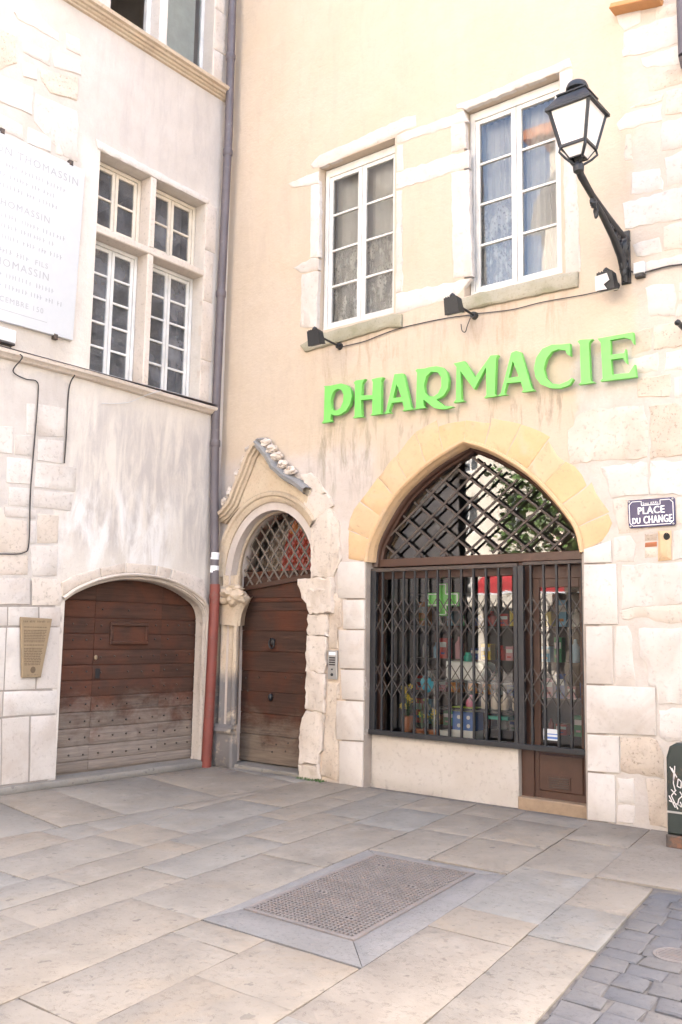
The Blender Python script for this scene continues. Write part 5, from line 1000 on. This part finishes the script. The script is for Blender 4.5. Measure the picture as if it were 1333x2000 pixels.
build(MB().pbox('L', -3.5, -3.13, 4.60, 4.74, .0, .08, .01), 'housing', M['white_enamel'], wb); build(MB().pbox('L', -3.5, -3.14, 4.575, 4.598, .0, .085, .004), 'base_strip', M['cable'], wb)

# street lantern
LX, LY = 5.55, -1.06
sl = thing('street_lantern', 'black wall lantern with frosted panes on an iron bracket', 'street lamp', (5.55, 0, 5.0))
def ring(h, z): return [(LX - h, LY - h, z), (LX + h, LY - h, z), (LX + h, LY + h, z), (LX - h, LY + h, z)]
T, B, B2 = ring(.185, 6.235), ring(.115, 5.90), ring(.06, 5.80)
fm = MB()
for i in range(4):
    fm.bar(T[i], B[i], .026, .026, (1, 1, 0) if i % 2 == 0 else (1, -1, 0)); fm.bar(B[i], B[(i + 1) % 4], .026, .024, (0, 0, 1)); fm.bar(B[i], B2[i], .012, .012, (1, 1, 0) if i % 2 == 0 else (1, -1, 0)); fm.bar(B2[i], B2[(i + 1) % 4], .010, .010, (0, 0, 1))
build(fm, 'frame', M['iron'], sl)
for i in range(4):
    j_ = (i + 1) % 4
    build(MB().add([T[i], T[j_], B[j_], B[i]], [(0, 1, 2, 3)]), 'pane', M['frosted'], sl); build(MB().add([B[i], B[j_], B2[j_], B2[i]], [(0, 1, 2, 3)]), 'pane', M['frosted'], sl)
rf = MB()
RR = [ring(.215, 6.225), ring(.215, 6.25), ring(.20, 6.265), ring(.13, 6.375), ring(.14, 6.38), ring(.14, 6.392), ring(.07, 6.41)]
for a, b in zip(RR[:-1], RR[1:]): rf.add(a + b, [(i, (i + 1) % 4, 4 + (i + 1) % 4, 4 + i) for i in range(4)])
rf.add(RR[0], [(3, 2, 1, 0)]); rf.add(RR[-1], [(0, 1, 2, 3)])
build(rf, 'roof', M['iron'], sl)
build(MB().lathe([(.065, 6.40), (.068, 6.44), (.10, 6.455), (.10, 6.475), (.085, 6.51), (.05, 6.535), (.01, 6.54)], LX, LY), 'chimney_cap', M['iron'], sl)
for i in range(4):
    b = Vector(B[i]); c_ = Vector((LX, LY, 5.74)); d_ = (b - c_); d_.z = 0
    build(MB().tube([b, b + Vector((0, 0, -.05)) + d_ * .08, c_ + d_ * .75 + Vector((0, 0, .06)), c_ + d_ * .3 + Vector((0, 0, .01)), c_], .011, 8), 'cradle_arm', M['iron'], sl)
build(MB().lathe([(.02, 5.66), (.045, 5.68), (.05, 5.72), (.04, 5.75), (.025, 5.78)], LX, LY), 'socket', M['iron'], sl)
arm = MB()
arm.tube([(LX, LY, 5.70), (LX, LY + .05, 5.66), (LX, -.78, 5.57), (LX, -.45, 5.49), (LX, -.10, 5.42), (LX, -.0, 5.40)], [.034, .034, .030, .034, .04, .05], 10)
arm.tube([(LX, -.78, 5.55), (LX, -.55, 5.46), (LX, -.32, 5.34), (LX, -.14, 5.22), (LX, -.05, 5.08), (LX, -.035, 4.98)], [.022, .03, .032, .04, .042, .026], 10)
build(arm, 'bracket', M['iron'], sl)
for i, (y_, z_, r_) in enumerate(((-.36, 5.42, .045), (-.22, 5.36, .06), (-.12, 5.28, .06), (-.50, 5.475, .03))): build(MB().tube([(LX, y_ + r_ * (1 - a / 26) * math.cos(a * .5), z_ + r_ * (1 - a / 26) * math.sin(a * .5)) for a in range(22)], .017, 6), 'scroll', M['iron'], sl)
for i, (p_, r_) in enumerate((((LX, -.07, 5.30), (.045, .075, .14)), ((LX, -.06, 5.14), (.04, .06, .13)), ((LX, -.74, 5.51), (.03, .05, .05)), ((LX, -.70, 5.44), (.022, .025, .055)))): build(MB().blob(p_, r_, .55, i + 3, 3), 'cast_leaf', M['iron'], sl)
build(MB().pbox('F', LX - .045, LX + .045, 4.97, 5.50, .0, .03, .006), 'wall_plate', M['iron'], sl)

# bits at the edge
tag(build(MB().tube([(6.19, -.09, 7.05), (6.19, -.09, 9.5)], .05, 12).tube([(6.19, -.09, 7.05), (6.19, -.03, 6.96)], .05, 12), 'overflow_pipe', M['zinc']), 'short grey pipe ending high on the stone quoins', 'pipe')
lg = thing('roof_tile_ledge', 'orange terracotta ledge tile on brackets above the quoins', 'ledge', (5.75, 0, 7.75))
build(MB().prism('F', [(5.50, 7.80), (5.98, 7.70), (5.99, 7.745), (5.52, 7.845)], .0, .16, .006), 'tile', plain('orange_tile', (.62, .30, .12), .7), lg); build(MB().bar((5.64, -.08, 7.82), (5.80, -.04, 7.95), .02, .03), 'strut', M['rust_iron'], lg)
hk = thing('iron_hook', 'dark iron bracket end sticking out of the quoin stones', 'bracket', (6.1, 0, 4.40))
build(MB().tube([(6.12, .0, 4.40), (6.11, -.10, 4.40), (6.09, -.20, 4.42)], [.03, .032, .022], 8), 'rod', M['iron'], hk); build(MB().blob((6.09, -.205, 4.42), (.03, .03, .028), .2, 2, 2), 'knob', M['iron'], hk)
# street cabinet
cb = thing('street_cabinet', 'dark green metal street cabinet with white scrawled graffiti', 'cabinet', (6.25, -.45, GZ))
prof_ = [(6.005, GZ + .10), (6.40, GZ + .10), (6.40, .64), (6.37, .71), (6.31, .745), (6.10, .745), (6.04, .71), (6.012, .62)]
build(MB().prism('F', prof_, .24, .62, .02), 'body', M['cabinet'], cb)
build(MB().pbox('F', 6.0, 6.41, GZ, GZ + .10, .23, .635, .008), 'skirt', M['rust'], cb)
build(MB().pbox('F', 6.015, 6.40, .185, .20, .62, .626), 'seam', M['steel'], cb)
gf = MB()
def stroke(pts, w_=.008):
    for a, b in zip(pts[:-1], pts[1:]): gf.bar((a[0], -.6215, a[1]), (b[0], -.6215, b[1]), w_, .002)
for pts in ([(6.045, .55), (6.075, .50), (6.07, .42), (6.085, .36)], [(6.085, .56), (6.08, .48), (6.07, .44)], [(6.06, .54), (6.10, .47)], [(6.11, .46), (6.10, .40), (6.13, .39), (6.135, .44), (6.11, .46)], [(6.05, .37), (6.09, .33)], [(6.09, .37), (6.05, .32)], [(6.12, .36), (6.14, .33), (6.11, .30), (6.10, .26), (6.13, .24)], [(6.03, .32), (6.08, .23)], [(6.05, .32), (6.10, .22)], [(6.03, .28), (6.12, .25)], [(6.12, .28), (6.16, .20)], [(6.16, .50), (6.20, .40)], [(6.20, .50), (6.17, .42)], [(6.22, .48), (6.26, .36), (6.30, .48)], [(6.2, .32), (6.3, .28), (6.22, .22)]): stroke(pts)
build(gf, 'graffiti', M['chalk'], cb)

# moss at the foot of the ruined jamb
mb = MB()
for i in range(160):
    x = random.uniform(1.50, 1.92); y_ = -random.uniform(.02, .13); a = random.uniform(0, 6.28); h_ = random.uniform(.01, .035)
    mb.add([(x - .006 * math.cos(a), y_ - .006 * math.sin(a), GZ), (x + .006 * math.cos(a), y_ + .006 * math.sin(a), GZ), (x + random.uniform(-.02, .02), y_ + random.uniform(-.02, .02), GZ + h_)], [(0, 1, 2)])
tag(build(mb, 'weeds', M['leaf'], kind='stuff'), 'green weeds at the foot of the ruined door jamb', 'weeds')

# ================================================================== across the square (mirrored in the glass, returns the light)
sunny = plaster('sunlit_cream_render', (.68, .62, .53), (.64, .57, .48), (.50, .44, .36), .3)
op = thing('corner_mansion', 'tall cream mansion across the square mirrored in the upper window', 'building', (2, -24, GZ))
holes = []
for r_ in range(5):
    for c_ in range(6): x = -5.3 + c_ * 2.9; z = 4.6 + r_ * 3.2; holes.append((x, x + 1.2, z, z + 2.0))
def back_house(root, x0, x1, y0, h, hl, mat):
    mb = MB(); o2 = [(x0, -.3), (x1, -.3), (x1, h), (x0, h)]
    loops = [o2] + [list(reversed(rect(a))) for a in hl]; flat = [p for l in loops for p in l]; tris = tessellate_polygon([[Vector((x, y, 0)) for x, y in l] for l in loops])
    mb.add([(x, y0, z) for x, z in flat], [tuple(t_) for t_ in tris])
    for a in hl:
        r4 = rect(a); mb.add([(x, y0, z) for x, z in r4] + [(x, y0 - .25, z) for x, z in r4], [(i, (i + 1) % 4, 4 + (i + 1) % 4, 4 + i) for i in range(4)])
    mb.box(x0, x1, y0 - 7, y0 - 1.5, -.3, h); mb.box(x0, x0 + .2, y0 - 1.5, y0 - .01, -.3, h); mb.box(x1 - .2, x1, y0 - 1.5, y0 - .01, -.3, h)
    build(mb, 'wall', mat, root)
    build(MB().box(x0 - .4, x1 + .4, y0 - 7.4, y0 + .5, h, h + .35), 'roof', M['terracotta'], root)
    for a in hl:
        w_ = build(MB().box(a[0], a[1], y0 - .22, y0 - .18, a[2], a[2] + .08).box(a[0], a[1], y0 - .22, y0 - .18, a[3] - .08, a[3]).box(a[0], a[0] + .07, y0 - .22, y0 - .18, a[2] + .08, a[3] - .08).box(a[1] - .07, a[1], y0 - .22, y0 - .18, a[2] + .08, a[3] - .08).box((a[0] + a[1]) / 2 - .04, (a[0] + a[1]) / 2 + .04, y0 - .22, y0 - .18, a[2] + .08, a[3] - .08), 'window', M['white_paint'], root)
        build(MB().add([(a[0], y0 - .21, a[2]), (a[1], y0 - .21, a[2]), (a[1], y0 - .21, a[3]), (a[0], y0 - .21, a[3])], [(3, 2, 1, 0)]), 'pane', M['glass_up'], w_)
back_house(op, -6.7, 12, -23, 21, holes, sunny)
darkg = plain('dark_reflection_paint', (.03, .028, .026), .3)
for q_ in range(6): build(MB().box(-6.5 + q_ * 3.1, -6.5 + q_ * 3.1 + 2.7, -23.1, -22.97, -.1, 3.2), 'dark_reflection_panel', darkg, op)  # dark panels added to darken the reflection in the shop glass
build(MB().sweep('F', ell(-3.5, 17.0, 3.0, 2.6, 180, 0, 24), [(.0, 23.0), (.0, 23.0), (.5, 22.5), (.8, 22.4), (1.0, 23.0)]), 'arched_cornice', M['grey_stone'], op)
ob2 = thing('low_house', 'lower cream house across the square mirrored in the arched fanlight', 'building', (-14, -31, GZ))
holes2 = [(-25.5 + c_ * 2.6, -24.4 + c_ * 2.6, 3.4 + r_ * 3.1, 5.2 + r_ * 3.1) for r_ in range(3) for c_ in range(7)]
back_house(ob2, -27, -7.2, -30, 13, holes2, sunny)
for q_ in range(6): build(MB().box(-26.6 + q_ * 3.25, -26.6 + q_ * 3.25 + 2.8, -30.1, -29.97, -.1, 2.9), 'dark_reflection_panel', darkg, ob2)  # same added dark panels, darkening the lower part of the reflection
op3 = thing('light_shaping_house', 'unseen pale rendered house added beside the viewer to shape the light', 'building', (18, -10, GZ))  # added out of view to cut sky light and bounce sun back
pinkr = plaster('pale_bounce_render', (.60, .575, .54), (.56, .53, .49), (.42, .40, .37), .3)
hl3 = [(-22.5 + c_ * 2.7, -21.4 + c_ * 2.7, 1.2 + r_ * 3.2, 3.2 + r_ * 3.2) for r_ in range(4) for c_ in range(8)]
mb = MB(); loops = [[(-24, -.3), (-1.5, -.3), (-1.5, 14), (-24, 14)]] + [list(reversed(rect(q_))) for q_ in hl3]; flat = [p for l in loops for p in l]
mb.add([(18, y, z) for y, z in flat], [tuple(t_) for t_ in tessellate_polygon([[Vector((x, y, 0)) for x, y in l] for l in loops])])
for q_ in hl3: r4 = rect(q_); mb.add([(18, y, z) for y, z in r4] + [(18.25, y, z) for y, z in r4], [(i, (i + 1) % 4, 4 + (i + 1) % 4, 4 + i) for i in range(4)])
mb.box(19, 26, -24, -1.5, -.3, 14).box(18.01, 19, -1.7, -1.5, -.3, 14).box(18.01, 19, -24, -23.8, -.3, 14)
build(mb, 'wall', pinkr, op3); build(MB().box(17.5, 26.4, -24.4, -1.1, 14, 14.35), 'roof', M['terracotta'], op3)
for q_ in hl3:
    w_ = build(MB().box(18.18, 18.22, q_[0], q_[1], q_[2], q_[2] + .08).box(18.18, 18.22, q_[0], q_[1], q_[3] - .08, q_[3]).box(18.18, 18.22, q_[0], q_[0] + .07, q_[2] + .08, q_[3] - .08).box(18.18, 18.22, q_[1] - .07, q_[1], q_[2] + .08, q_[3] - .08), 'window', M['white_paint'], op3)
    build(MB().add([(18.21, q_[0], q_[2]), (18.21, q_[1], q_[2]), (18.21, q_[1], q_[3]), (18.21, q_[0], q_[3])], [(3, 2, 1, 0)]), 'pane', M['glass_up'], w_)
aw = thing('awning', 'red cafe awning with white edge mirrored in the shop glass', 'awning', (-5.5, -22.5, 3))
redc = plain('red_canvas', (.50, .03, .035), .7)
build(MB().add([(-8.6, -22.9, 4.3), (-2.6, -22.9, 4.3), (-2.6, -20.6, 3.45), (-8.6, -20.6, 3.45), (-8.6, -20.6, 3.1), (-2.6, -20.6, 3.1)], [(0, 1, 2, 3), (3, 2, 5, 4)]), 'canvas', redc, aw)
build(MB().box(-8.6, -2.6, -20.62, -20.58, 3.04, 3.1), 'trim', M['white_enamel'], aw)
def tree(x, y, h, label):
    t_ = thing('plane_tree', label, 'tree', (x, y, GZ))
    tr = MB().tube([(x, y, GZ), (x + .1, y, h * .3), (x - .1, y + .1, h * .55), (x, y, h * .85)], [.26, .2, .13, .03], 10)
    for i in range(9):
        a = i * 2.4; zb = h * (.4 + .05 * i); tr.tube([(x, y, zb), (x + .9 * math.cos(a), y + .9 * math.sin(a), zb + .7), (x + 1.9 * math.cos(a), y + 1.9 * math.sin(a), zb + 1.1)], [.09, .06, .015], 6)
    build(tr, 'trunk', plain('bark', (.16, .13, .10), .9), t_)
    lv = MB()
    for i in range(3200):
        a = random.uniform(0, 6.283); ph_ = random.uniform(-1, 1); cl = random.randrange(14); rc = 1.5
        cx2 = x + 1.6 * math.cos(cl * 2.4) * (.5 + .5 * ((cl * 7) % 5) / 4); cy2 = y + 1.6 * math.sin(cl * 2.4) * (.5 + .5 * ((cl * 3) % 5) / 4); cz2 = h * (.55 + .035 * cl)
        rr = rc * random.random() ** .4 * .75; s_ = math.sqrt(1 - ph_ * ph_); c_ = Vector((cx2 + rr * s_ * math.cos(a), cy2 + rr * s_ * math.sin(a), cz2 + rr * ph_ * .8))
        d1 = Vector((random.uniform(-1, 1), random.uniform(-1, 1), random.uniform(-.6, .6))).normalized() * .11; d2 = d1.cross(Vector((random.uniform(-1, 1), random.uniform(-1, 1), 1))).normalized() * .08
        lv.add([c_ - d1, c_ - d2, c_ + d1, c_ + d2], [(0, 1, 2, 3)])
    lf = plain('plane_leaf', (.10, .17, .04), .6)
    build(lv, 'crown', lf, t_, kind='stuff')
tree(-2.7, -16.0, 7.0, 'leafy tree across the square mirrored in the arched fanlight')
tree(-20, -25, 8.0, 'taller leafy tree by the low cream house across the square')
